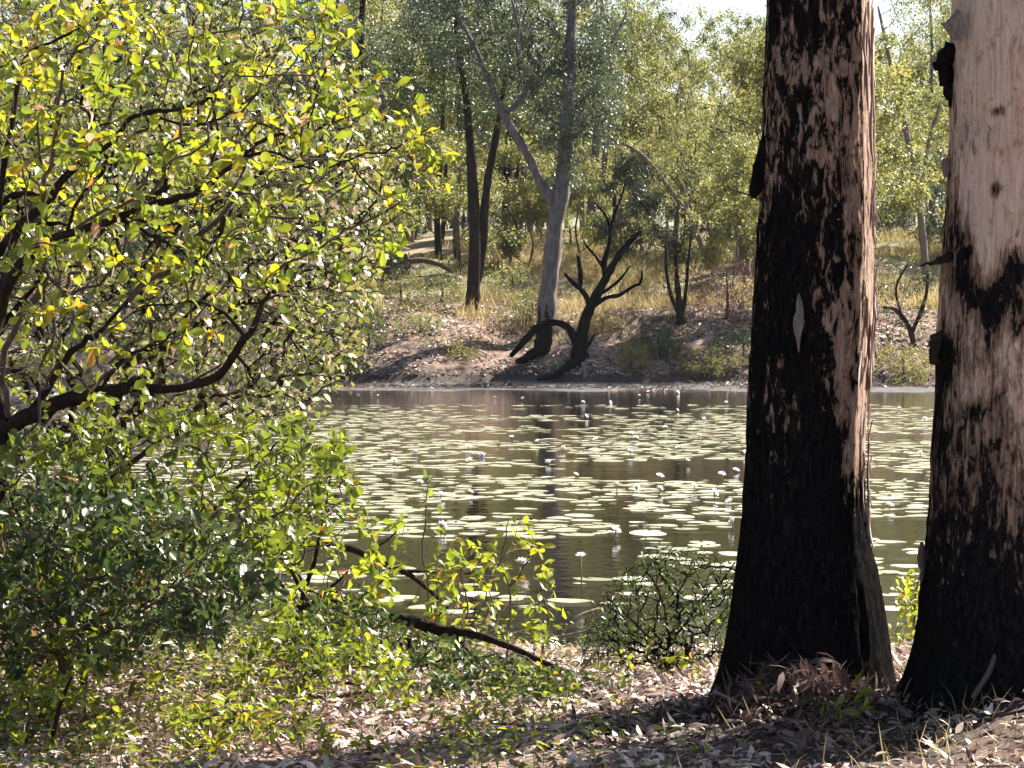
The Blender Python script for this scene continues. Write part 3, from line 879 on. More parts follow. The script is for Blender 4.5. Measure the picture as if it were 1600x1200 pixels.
def build_big_shrub():
    Y = 10.8
    paths = [
        [(-30, 1110, 0, 62), (-24, 900, 0, 52), (-10, 760, 0, 46), (0, 690, 0, 42), (10, 668, 0, 40)],
        [(5, 680, 0, 40), (40, 652, 0, 34), (100, 634, -.05, 30), (160, 618, -.1, 27), (205, 600, -.15, 25), (222, 584, -.15, 18)],
        [(205, 602, -.15, 22), (265, 607, -.2, 17), (325, 594, -.2, 17), (362, 566, -.25, 16), (392, 522, -.3, 14), (410, 485, -.3, 11), (422, 458, -.3, 8)],
        [(388, 530, -.3, 9), (350, 490, -.3, 7), (315, 468, -.35, 6), (270, 470, -.3, 5), (205, 488, -.3, 3)],
        [(40, 650, 0, 18), (70, 606, .05, 16), (100, 562, .1, 14), (130, 535, .1, 12), (155, 525, .1, 10), (200, 470, .15, 6)],
        [(5, 680, .05, 34), (-15, 560, .1, 30), (10, 440, .1, 26), (50, 395, .1, 22), (110, 360, .1, 19), (185, 335, .1, 16), (250, 312, .1, 15), (300, 300, .1, 14), (335, 292, .12, 11)],
        [(185, 338, .1, 12), (215, 312, .05, 11), (250, 292, .0, 9), (275, 268, -.05, 6)],
        [(330, 292, .12, 10), (362, 262, .1, 9), (395, 232, .1, 8), (430, 217, .1, 7), (478, 207, .1, 5), (540, 185, .1, 3)],
        [(380, 248, .1, 7), (425, 240, .0, 6), (470, 256, 0, 5), (500, 265, 0, 4), (545, 250, -.1, 4), (600, 236, -.15, 4), (640, 220, -.2, 3), (665, 205, -.2, 2)],
        [(545, 250, -.1, 3), (570, 285, -.1, 4), (610, 318, -.1, 3), (650, 345, -.1, 2), (690, 370, -.1, 2)],
        [(-18, 560, .1, 24), (20, 380, .2, 19), (80, 300, .2, 16), (120, 262, .2, 14), (165, 225, .2, 10), (200, 192, .2, 10), (250, 176, .2, 9), (310, 158, .2, 8), (350, 130, .2, 3)],
        [(-15, 440, .2, 16), (10, 240, .3, 12), (30, 120, .3, 9), (60, 75, .3, 7), (110, 55, .3, 6), (132, 35, .3, 6), (140, -10, .3, 5)],
        [(190, 340, .1, 9), (230, 368, .05, 8), (265, 378, 0, 6), (300, 405, 0, 4)],
        [(340, 360, .0, 10), (352, 338, .0, 11), (338, 372, 0, 8), (310, 415, 0, 5), (290, 440, 0, 3)],
        [(335, 292, .12, 8), (338, 200, .2, 5), (325, 110, .2, 4), (330, 30, .2, 3)],
        [(-20, 420, .3, 22), (20, 372, .3, 17), (60, 352, .3, 11), (110, 345, .3, 6)], [(-10, 320, .3, 18), (25, 306, .3, 15), (60, 302, .3, 9), (100, 290, .3, 4)],
        [(110, 355, .15, 9), (135, 300, .2, 8), (160, 262, .2, 9), (172, 232, .2, 5)], [(160, 615, -.1, 9), (178, 575, -.1, 8), (215, 545, -.1, 6), (260, 530, -.1, 4)], [(-10, 520, .2, 14), (45, 455, .2, 11), (95, 425, .2, 8), (150, 415, .2, 5)],
        [(200, 334, .1, 8), (240, 352, .1, 7), (275, 380, .1, 6), (320, 395, .1, 3)], [(225, 180, .2, 7), (290, 190, .1, 6), (345, 180, .1, 5), (400, 150, .1, 3)],
        [(480, 205, .1, 4), (500, 130, .15, 4), (530, 70, .2, 3), (560, 40, .2, 2)],
    ]
    poly = [(-60, -40), (520, -40), (560, 30), (640, 100), (680, 190), (705, 250), (690, 350), (600, 400), (560, 470), (500, 520), (400, 500), (330, 560), (220, 620), (90, 700), (-60, 740)]
    rng = np.random.default_rng(5)
    an = np.concatenate([sample_region(poly, 9.9, 12.2, 520, rng, .53, 5.2, 31),
                         sample_region([(-60, -40), (480, -40), (600, 130), (480, 330), (300, 420), (-60, 420)], 9.9, 12.0, 330, rng, .53, 5.2, 35)])
    shrub('broadleaf_shrub', 'large spreading shrub with rounded yellow-green leaves and dark crooked boughs, filling the upper left', 'shrub',
          gbase(-30, 10.8), paths, Y, an, 'shrub_leaf', (.038, .076), .6, (0, 9), OBO, .3, seed=3, tintf=(.12, .95))


build_big_shrub()


def more_shrubs():
    rng = np.random.default_rng(8)
    # paler, further shrub showing between the big shrub's boughs
    an = sample_region([(-80, -60), (420, -60), (560, 120), (640, 240), (600, 400), (570, 560), (540, 610), (460, 650), (200, 700), (-80, 760)], 12.8, 17.5, 2500, rng, .42, 2.4, 41)
    shrub('broadleaf_shrub', 'twiggy shrub with small grey-green leaves behind the crooked black bough on the left', 'shrub', gbase(180, 15.0),
          [[(180, 860, 0, 22), (170, 700, 0, 18), (200, 560, 0, 15), (240, 440, 0, 11), (300, 300, 0, 8), (340, 150, 0, 5), (350, 40, 0, 3)], [(175, 700, 0, 13), (90, 560, -.2, 10), (30, 440, -.3, 8), (60, 250, -.4, 6), (90, 80, -.4, 4)], [(200, 560, 0, 10), (330, 500, .2, 8), (450, 430, .3, 5), (540, 330, .3, 3)],
           [(172, 740, 0, 12), (300, 660, .3, 8), (420, 600, .5, 6), (520, 590, .6, 3)], [(240, 440, 0, 9), (360, 360, .2, 7), (440, 230, .2, 5), (500, 120, .2, 3)]], 15.0, an, 'grey_leaf', (.03, .064), .62, (5, 13), LANCE, .3, 'dark_wood', 'dark_wood', .0028, seed=12, tintf=(.0, 1), spread=.09, nobj=150)
    # green mass under the bough
    an = sample_region([(-60, 700), (120, 660), (330, 640), (480, 640), (520, 740), (480, 820), (420, 900), (300, 900), (180, 960), (-60, 980)], 9.8, 12.4, 820, rng, .49, 3.6, 43)
    shrub('leafy_bush', 'dense green bush under the crooked black bough at left', 'bush', gbase(130, 11.2),
          [[(130, 1030, 0, 18), (120, 900, 0, 15), (150, 800, 0, 12), (200, 700, 0, 6)], [(125, 930, 0, 12), (40, 830, 0, 9), (0, 740, 0, 5)], [(125, 930, 0, 12), (260, 850, .1, 9), (380, 760, .1, 6), (430, 690, .1, 3)]],
          11.2, an, 'green_leaf', (.035, .072), .55, (2, 9), OBO, .3, seed=13, tintf=(0, .78), nobj=260)
    an = sample_region([(-60, 760), (120, 740), (280, 790), (420, 860), (430, 940), (330, 1000), (160, 1040), (-60, 1070)], 9.3, 11.2, 1050, rng, .43, 4.6, 48)
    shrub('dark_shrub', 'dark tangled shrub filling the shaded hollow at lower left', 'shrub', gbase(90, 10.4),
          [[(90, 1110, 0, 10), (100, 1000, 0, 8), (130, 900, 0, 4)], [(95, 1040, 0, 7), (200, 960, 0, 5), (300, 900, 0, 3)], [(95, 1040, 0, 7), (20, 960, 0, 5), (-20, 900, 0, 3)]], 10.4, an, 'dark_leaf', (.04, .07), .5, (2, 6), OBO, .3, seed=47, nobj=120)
    an = sample_region([(440, 1050), (470, 960), (560, 930), (640, 980), (760, 1010), (900, 1050), (880, 1090), (480, 1090)], 11.4, 12.8, 330, rng, .42, 5, 49)
    shrub('dark_shrub', 'low dark scrub under the thick dark fallen branch', 'shrub', gbase(620, 12.1),
          [[(620, 1085, 0, 7), (600, 1030, 0, 5), (570, 970, 0, 3)], [(615, 1060, 0, 5), (700, 1030, 0, 4), (800, 1035, 0, 3)]], 12.1, an, 'dark_leaf', (.035, .06), .5, (2, 5), OBO, .3, seed=48, nobj=120)
    for i, (poly, Y, nA, lm, lab, L_, tf) in enumerate([
        ([(360, 1110), (380, 1000), (440, 950), (520, 965), (600, 1000), (640, 1060), (620, 1120)], 11.0, 260, 'green_leaf', 'tangled green undergrowth left of the fallen branch, on sunlit litter', (.03, .06), (.2, 1)),
        ([(-40, 1190), (-30, 1090), (40, 1050), (140, 1080), (200, 1130), (190, 1190)], 9.9, 200, 'green_leaf', 'low leafy undergrowth in the bottom left corner', (.03, .06), (.25, 1)),
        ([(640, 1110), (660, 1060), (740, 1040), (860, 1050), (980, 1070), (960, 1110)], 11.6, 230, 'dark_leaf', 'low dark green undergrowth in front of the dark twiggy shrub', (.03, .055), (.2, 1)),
        ([(230, 1170), (260, 1110), (340, 1090), (460, 1110), (540, 1160), (500, 1190)], 10.1, 170, 'shrub_leaf', 'low yellow-green undergrowth at lower left in the sun', (.028, .052), (.1, .8))]):
        an = sample_region(poly, Y - .6, Y + .6, nA, rng, .40, 6, 70 + i)
        px = np.mean([q[0] for q in poly])
        shrub('undergrowth_bush', lab, 'bush', gbase(px, Y), [], Y, an, lm, L_, .52, (1, 6), OBO, .2, 'twig', 'twig', .0014, tf, 90, seed=170 + i, droop=0)
    # yellow-green regrowth in front of the water
    an = sample_region([(330, 800), (430, 700), (540, 680), (560, 760), (590, 830), (640, 850), (600, 960), (480, 1000), (380, 960)], 11.6, 13.6, 420, rng, .43, 4.0, 44)
    shrub('leafy_bush', 'bright yellow-green regrowth bush in front of the pond, beside the thin fallen branch', 'bush', gbase(470, 12.6),
          [[(470, 1030, 0, 12), (470, 930, 0, 10), (500, 830, 0, 6), (520, 740, 0, 3)], [(470, 950, 0, 8), (560, 880, -.1, 5), (620, 830, -.1, 3)], [(470, 950, 0, 7), (400, 860, 0, 5), (390, 780, 0, 3)]],
          12.6, an, 'shrub_leaf', (.035, .07), .55, (1, 6), OBO, .3, seed=14, tintf=(.1, .75), nobj=160)
    for i, (px, top, w, nA, lab, td) in enumerate([
        (665, 745, 60, 34, 'slender sapling with few leaves standing against the pads, left of the yellow-leaved one', .35),
        (790, 800, 75, 46, 'sapling with bright round yellow leaves standing against the pond in the middle', .5),
        (725, 850, 60, 36, 'low yellow-leaved sapling at the pond edge above the thick dark fallen branch', .5),
        (850, 880, 40, 18, 'small sapling with a few hanging yellow leaves at the pond edge right of the middle', .45)]):
        Y = 13.0 + .3 * i
        an = sample_region([(px - w * .6, 1000), (px - w, top + 80), (px - w * .3, top), (px + w * .5, top), (px + w, top + 90), (px + w * .5, 1000)], Y - .5, Y + .5, nA, rng)
        shrub('sapling', lab, 'sapling', gbase(px, Y), [[(px, 1040, 0, 5), (px + 6, 950, 0, 4), (px - 5, (top + 950) / 2, 0, 3.5), (px + 5, top + 10, 0, 2)]], Y, an,
              'shrub_leaf', (.05, .08), .52, (1, 4), OBO, .2, 'twig', seed=20 + i, tintf=(td - .2, td + .35), nobj=120)
    # lit sapling in the shade, lower left
    for i, (px, top, w, lab) in enumerate([(65, 850, 62, 'sapling with pointed bright green leaves in the dark hollow at far left'), (130, 950, 60, 'low sapling with pointed light green leaves, nearest the lower left corner of the dark hollow')]):
        Y = 10.3 - .3 * i
        an = sample_region([(px - w, 1060), (px - w, top + 40), (px, top), (px + w, top + 50), (px + w, 1060)], Y - .3, Y + .3, 34, rng)
        shrub('sapling', lab, 'sapling', gbase(px, Y), [[(px, 1120, 0, 5), (px + 9, 1000, 0, 4), (px - 4, top + 20, 0, 2)]], Y, an, 'green_leaf', (.06, .1), .33, (2, 5), LANCE, .2, 'twig', seed=30 + i, tintf=(.55, .95), nobj=130, droop=0)
    # dark shrub beside the burnt trunk
    an = sample_region([(905, 1040), (915, 960), (960, 900), (1020, 850), (1110, 860), (1160, 900), (1150, 1050)], 11.8, 13.4, 900, rng, .38, 5, 45)
    shrub('dark_shrub', 'small dark twiggy shrub at the water edge just left of the burnt trunk', 'shrub', gbase(1040, 12.6),
          [[(1040, 1060, 0, 9), (1045, 1000, 0, 8), (1030, 930, 0, 5), (1000, 880, 0, 3)], [(1045, 1000, 0, 6), (1100, 940, 0, 4), (1150, 880, 0, 3)], [(1042, 1020, 0, 6), (980, 960, 0, 4), (940, 930, 0, 3)]], 12.6, an, 'dark_leaf', (.022, .042), .42, (0, 4), OBO, .25, 'dark_wood', 'char_wood', .0015, seed=40, nobj=200, spread=.05)
    an = sample_region([(1395, 1010), (1395, 940), (1425, 890), (1450, 890), (1450, 1010)], 13.0, 14.0, 50, rng)
    shrub('sapling', 'yellow-green sapling seen in the gap between the two big trunks', 'sapling', gbase(1428, 13.5), [[(1428, 1070, 0, 6), (1425, 980, 0, 5), (1435, 900, 0, 3)]], 13.5, an,
          'shrub_leaf', (.045, .07), .5, (2, 4), OBO, .2, 'twig', seed=41, tintf=(.3, .85), nobj=90)
    # dead leafy sprout against the burnt trunk
    an = sample_region([(1190, 1120), (1230, 1040), (1290, 1010), (1320, 1040), (1300, 1130)], 10.35, 10.6, 30, rng)
    shrub('dead_sprout', 'dead sprout with drooping brown leaves at the foot of the burnt trunk', 'dead plant', gbase(1270, 10.5), [[(1270, 1160, 0, 8), (1265, 1090, 0, 6), (1280, 1030, 0, 4)]], 10.5, an,
          'dead_leaf', (.09, .14), .26, (1, 3), LANCE, .2, 'twig', seed=42, tintf=(.1, .9), droop=1.2, nobj=80)
    an = sample_region([(1270, 1160), (1290, 1090), (1350, 1070), (1360, 1150)], 10.05, 10.3, 14, rng)
    shrub('sapling', 'small green sprout among dead leaves in front of the burnt trunk', 'sapling', gbase(1320, 10.2), [[(1320, 1180, 0, 5), (1325, 1130, 0, 4), (1318, 1100, 0, 3)]], 10.2, an,
          'green_leaf', (.05, .09), .35, (1, 3), LANCE, .2, 'twig', seed=43, tintf=(.3, .9), nobj=60)


more_shrubs()


# ------------------------------------------------------------------ fallen wood
def stick(name, label, cat, pts, Y, m='char_wood', rough=.12, ground=False, group=None, side=()):
    rows = []
    for px, py, dy, w in pts:
        p = at(px, py, Y + dy)
        if ground: p[2] = max(gz(p[0], p[1]), WATER) + w * .25 / F * (Y + dy)
        rows.append([*p, w * .5 / F * (Y + dy)])
    S = smooth_path(rows, 5); o = S[0, :3].copy()
    a = Acc(); tube(a, S[:, :3] - o, S[:, 3], 8, .5, rough)
    th = thing(name, label, cat, o, group)
    obj('stem', a.mesh('stem', M[m]), th)
    for q in side:
        P, r = px_path(q, Y, 4); a = Acc(); tube(a, P - o, r, 6, .5, rough); obj('branch', a.mesh('branch', M[m]), th)
    return th


stick('fallen_branch', 'thick dark fallen branch sloping down to the ground in the middle foreground', 'branch',
      [(470, 918, .6, 3.9), (520, 938, .45, 7.0), (560, 953, .3, 10.1), (610, 963, .2, 15.6), (650, 973, .1, 18.7), (690, 985, 0, 17.2), (740, 991, -.1, 13.3), (800, 1012, -.2, 10.9), (850, 1035, -.3, 8.6), (885, 1050, -.35, 7.0)], 12.4, 'dark_wood', .22,
      side=([(648, 968, .1, 12.5), (640, 990, 0, 9.4), (645, 1030, -.1, 7.8), (650, 1065, -.15, 6.2)], [(700, 980, 0, 6.2), (730, 1015, -.2, 4.7), (760, 1050, -.4, 3.1)]))
stick('fallen_branch', 'thin brown fallen branch leaning over the pond edge above the thick dark one', 'branch',
      [(470, 850, .3, 9), (520, 852, .2, 10), (560, 862, .1, 11), (605, 883, 0, 10), (640, 898, 0, 9), (670, 922, 0, 6), (700, 950, 0, 4)], 13.4, 'dark_wood', side=([(632, 893, 0, 6), (660, 893, 0, 5), (682, 895, 0, 3)],))
stick('fallen_branch', 'dark branch slanting down through the bush left of the pond edge', 'branch',
      [(375, 750, 0, 8), (410, 790, 0, 8), (450, 880, 0, 7), (430, 960, -.1, 0.1)][:3] + [(480, 940, -.1, 6)], 13.0, 'dark_wood')
for pts, lab in (([(820, 998, 0, 4), (880, 994, 0, 5), (930, 983, 0, 4)], 'pale dry stick lying level at the water edge'),
                 ([(870, 1000, 0, 3), (900, 965, 0, 4), (935, 950, .1, 3)], 'pale dry stick slanting up beside the dark shrub')):
    stick('dry_stick', lab, 'stick', pts, 13.8, 'grey_wood')
stick('dry_stick', 'pale grey root-like stick left of the burnt trunk in its shadow', 'stick', [(1098, 1128, 0, 12), (1075, 1142, -.1, 14), (1045, 1158, -.2, 12), (1010, 1170, -.3, 6)], 10.2, 'grey_wood', ground=True)
stick('dry_stick', 'thin dark stick lying on sunlit litter at lower right', 'stick', [(1415, 1112, .0, 7), (1460, 1122, -.05, 9), (1500, 1140, -.1, 9), (1522, 1152, -.15, 6)], 10.2, 'char_wood', ground=True)
stick('dry_stick', 'slim pale stick leaning on the left foot of the burnt trunk', 'stick', [(1115, 1080, 0, 4), (1140, 1092, -.05, 5), (1168, 1106, -.1, 5)], 10.5, 'grey_wood')
stick('dry_stick', 'short dark upright stick at the lower left edge of the litter', 'stick', [(70, 1215, 0, 10), (85, 1140, 0, 9), (96, 1095, 0, 7), (112, 1058, 0, 4)], 9.5, 'dark_wood')
stick('dry_stick', 'thin forked dark stick at bottom of the sunlit litter near the right trunk', 'stick', [(1430, 1190, 0, 3), (1450, 1160, 0, 3), (1475, 1142, 0, 3)], 9.9, 'dark_wood')


def small_sticks():
    for k in range(70):
        x = R.uniform(-2.2, 2.4); y = R.uniform(8.8, 14)
        ln = R.uniform(.1, .45); az = R.uniform(0, math.pi); n = 5
        t = np.linspace(-.5, .5, n) * ln
        X = x + np.cos(az) * t + R.normal(0, .008, n); Y = y + np.sin(az) * t + R.normal(0, .008, n)
        P = np.stack([X, Y, height(X, Y) + .02 + R.uniform(0, .02)], 1)
        a = Acc(); o = P[0].copy(); tube(a, P - o, np.linspace(1, .5, n) * R.uniform(.003, .008), 5, .5, .1)
        q = obj('twig', a.mesh('twig', M[['grey_wood', 'twig', 'dark_wood'][k % 3]]), loc=o)
        tag(q, 'thin broken twig lying on the leaf litter', 'twig', 'broken twigs on the foreground litter')


small_sticks()


def bark_pieces():
    for k in range(34):
        x = R.uniform(-2.2, 2.4); y = R.uniform(8.9, 12.5)
        n = 7; ln = R.uniform(.08, .26); az = R.uniform(0, 6.283); t = np.linspace(-.5, .5, n)
        X = x + np.cos(az) * t * ln; Y = y + np.sin(az) * t * ln
        P = np.stack([X, Y, height(X, Y) + .035 + .05 * (t ** 2) * R.uniform(0, 2)], 1); o = P[0].copy()
        a = Acc(); ribbon(a, P - o, [-math.sin(az), math.cos(az), R.normal(0, .4)], np.sin(np.linspace(.5, 2.7, n)) * R.uniform(.02, .05) * R.uniform(.7, 1.2, n), R.uniform(.1, 1), R.normal(0, .8))
        q = obj('bark_piece', a.mesh('bark_piece', M['paper']), loc=o)
        tag(q, 'curled flake of shed papery bark lying on the leaf litter', 'bark', 'shed bark flakes on the foreground litter')
    # tangle of dead twigs on the mound at lower left
    c = hit(300, 1010, 9, 16); a = Acc()
    for k in range(150):
        p = c + [R.normal(0, .22), R.normal(0, .35), 0]; p[2] = gz(p[0], p[1]) + abs(R.normal(0, .07)) + .01
        d = unit(np.array([R.normal(0, 1), R.normal(0, .6), R.normal(.1, .25)])); ln = R.uniform(.12, .4)
        tube(a, [p, p + d * ln * .5 + R.normal(0, .015, 3), p + d * ln + R.normal(0, .02, 3)], [.0045, .0035, .0015], 4, .5)
    obj('twig_tangle', a.mesh('twig_tangle', M['grey_wood']), kind='stuff')['label'] = 'tangle of pale dead twigs on the litter mound at lower left'


bark_pieces()


# ------------------------------------------------------------------ leaf litter and ground cover
def litter():
    n = 125000
    x = R.uniform(-4.2, 4.8, n); y = 7.6 + 8.8 * R.uniform(0, 1, n)
    k = (near_edge(x) - y > -.05) & (np.abs(x) < .24 * y + 1.8)
    dens = fbm(np.stack([x * 1.6, y * 1.6, x * 0], -1), 3, 88)
    k &= (R.uniform(size=n) < np.clip((dens - .3) * 4, .25, 1))
    x, y = x[k], y[k]; n = len(x)
    P = np.stack([x, y, height(x, y) + R.uniform(.002, .045, n)], 1)
    az = R.uniform(0, 2 * math.pi, n)
    D = np.stack([np.cos(az), np.sin(az), R.normal(0, .38, n)], 1)
    N = np.stack([R.normal(0, .6, n), R.normal(0, .6, n), np.ones(n)], 1)
    L = R.uniform(.025, .085, n); W = L * R.uniform(.16, .42, n)
    burnt = np.exp(-((x - .95) ** 2 / .7 + (y - 10.2) ** 2 / .55)) + .35 * (fbm(np.stack([x * 2.5, y * 2.5, x * 0], -1), 2, 66) - .5) > .45  # litter tinted dark here as well, deepening the trunks' shadow by colour
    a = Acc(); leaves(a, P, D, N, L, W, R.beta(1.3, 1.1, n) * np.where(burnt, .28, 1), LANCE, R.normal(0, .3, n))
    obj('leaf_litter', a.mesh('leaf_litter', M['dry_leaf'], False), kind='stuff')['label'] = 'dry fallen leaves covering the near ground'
    # heap of fine dead leaves and twigs at the burnt trunk's foot
    n = 1900
    x = 1.16 + R.normal(0, .24, n); y = 10.55 + R.normal(0, .15, n)
    hgt = .14 * np.exp(-((x - 1.16) ** 2 / .09 + (y - 10.62) ** 2 / .05))
    P = np.stack([x, y, height(x, y) + R.uniform(0, 1, n) * hgt], 1)
    a = Acc(); leaves(a, P, rand_dirs(n) * [1, 1, .6], rand_dirs(n), R.uniform(.04, .14, n), R.uniform(.004, .016, n), R.beta(1.2, 3.2, n), LANCE, R.normal(0, .3, n))
    obj('dead_leaf_heap', a.mesh('dead_leaf_heap', M['dead_leaf'], False), kind='stuff')['label'] = 'heap of dead leaves at the foot of the burnt trunk'
    # driftwood, weed and leaves along the far waterline
    n = 9000
    x = R.uniform(-16, 19, n); y = R.uniform(77, 86, n); e = y - far_edge(x)
    k = (e > .6) & (e < 7.6) & (R.uniform(size=n) < np.clip((fbm(np.stack([x * .5, y * .5, x * 0], -1), 3, 93) - .42) * 5 + .15 * (e > 5.5), 0, 1)); x, y = x[k], y[k]; n = len(x)
    az = R.uniform(0, 6.283, n)
    a = Acc(); leaves(a, np.stack([x, y, height(x, y) + .015], 1), np.stack([np.cos(az), np.sin(az), R.uniform(0, .5, n)], 1), np.stack([R.normal(0, .5, n), R.normal(0, .5, n), np.ones(n)], 1), R.uniform(.08, .3, n), R.uniform(.03, .08, n), R.beta(1, 2.5, n), CARD)
    obj('shore_debris', a.mesh('shore_debris', M['dead_leaf'], False), kind='stuff')['label'] = 'dark leaf debris along the far waterline'
    # far bank litter
    n = 90000
    x = R.uniform(-16, 19, n); y = R.uniform(82, 106, n); e = y - far_edge(x)
    k = (e > 7.3) & (R.uniform(size=n) < np.clip(1.25 - (e - 12) / 10, .15, 1)) & (fbm(np.stack([x * .8, y * .8, x * 0], -1), 3, 90) > .36)
    x, y = x[k], y[k]; n = len(x)
    P = np.stack([x, y, height(x, y) + .02], 1); az = R.uniform(0, 6.283, n)
    D = np.stack([np.cos(az), np.sin(az), R.normal(0, .3, n)], 1)
    a = Acc(); leaves(a, P, D, np.stack([R.normal(0, .6, n), R.normal(0, .6, n), np.ones(n)], 1), R.uniform(.1, .26, n), R.uniform(.04, .1, n), R.beta(1.6, 1.1, n), CARD)
    obj('bank_litter', a.mesh('bank_litter', M['dry_leaf'], False), kind='stuff')['label'] = 'pale dry leaf litter on the far bank'


litter()


def herbs():
    # low leafy cover
    n = 34000
    x = R.uniform(-3.6, 1.3, n); y = R.uniform(8.4, 16.5, n)
    d = fbm(np.stack([x * 1.5, y * 1.5, x * 0], -1), 3, 99)
    wgt = np.clip((d - .41) * 6, 0, 1) * np.clip((.75 - x) / 1.3, .06, 1)
    k = (R.uniform(size=n) < wgt) & (near_edge(x) - y > .15); x, y, d = x[k], y[k], d[k]; n = len(x)
    P = np.stack([x, y, height(x, y) + R.uniform(.01, .10, n) * (1 + 1.2 * (d > .58))], 1)
    a = Acc()
    leaves(a, P, unit(np.stack([R.normal(0, 1, n), R.normal(0, 1, n), R.normal(.2, .4, n)], 1)), np.stack([R.normal(0, .5, n), R.normal(0, .5, n), np.ones(n)], 1),
           R.uniform(.018, .048, n), R.uniform(.010, .026, n), np.clip(R.beta(1.8, 2.2, n), 0, 1) * .92, OBO)
    m = 500
    for i in R.integers(0, n, m):
        p = P[i]; g = np.array([p[0] + R.normal(0, .02), p[1] + R.normal(0, .02), gz(p[0], p[1])])
        tube(a, [g, (g + p) / 2 + R.normal(0, .008, 3), p], .0014, 3, .2, cap=False)
    obj('ground_cover', a.mesh('ground_cover', M['shrub_leaf'], False), kind='stuff')['label'] = 'low yellow-green leafy plants over the near litter'
    # seedlings one can pick out
    rng = np.random.default_rng(4)
    spots = [(965, 1085, 'between the dark shrub and the sunlit litter'), (1075, 1085, 'beside the left foot of the burnt trunk'), (715, 1165, 'on the litter at bottom middle-left'), (640, 1120, 'in front of the thick dark fallen branch'),
             (880, 1130, 'in the sunlit litter left of the long shadow'), (1090, 1195, 'in the shadow at the bottom edge'), (560, 1190, 'at the bottom edge left of the middle'), (470, 1150, 'in the leafy cover at lower left'),
             (330, 1190, 'at the bottom edge below the litter mound'), (230, 1130, 'in front of the pale litter mound at lower left'), (400, 1060, 'on the edge of the pale litter mound'), (820, 1080, 'in the shade near the end of the fallen branch')]
    for i, (px, py, wh) in enumerate(spots):
        p = hit(px, py, 7.5, 16); Y = p[1]
        an = p + np.stack([rng.normal(0, .05, 9), rng.normal(0, .05, 9), rng.uniform(.04, .17, 9)], 1)
        shrub('seedling', 'small yellow-green seedling ' + wh, 'seedling', p, [], Y, an, 'shrub_leaf', (.035, .06), .5, (1, 3), OBO, .2, 'twig', 'twig', .0012, (.3, .75), 30, 'seedlings on the near bank', 60 + i, .015)


herbs()


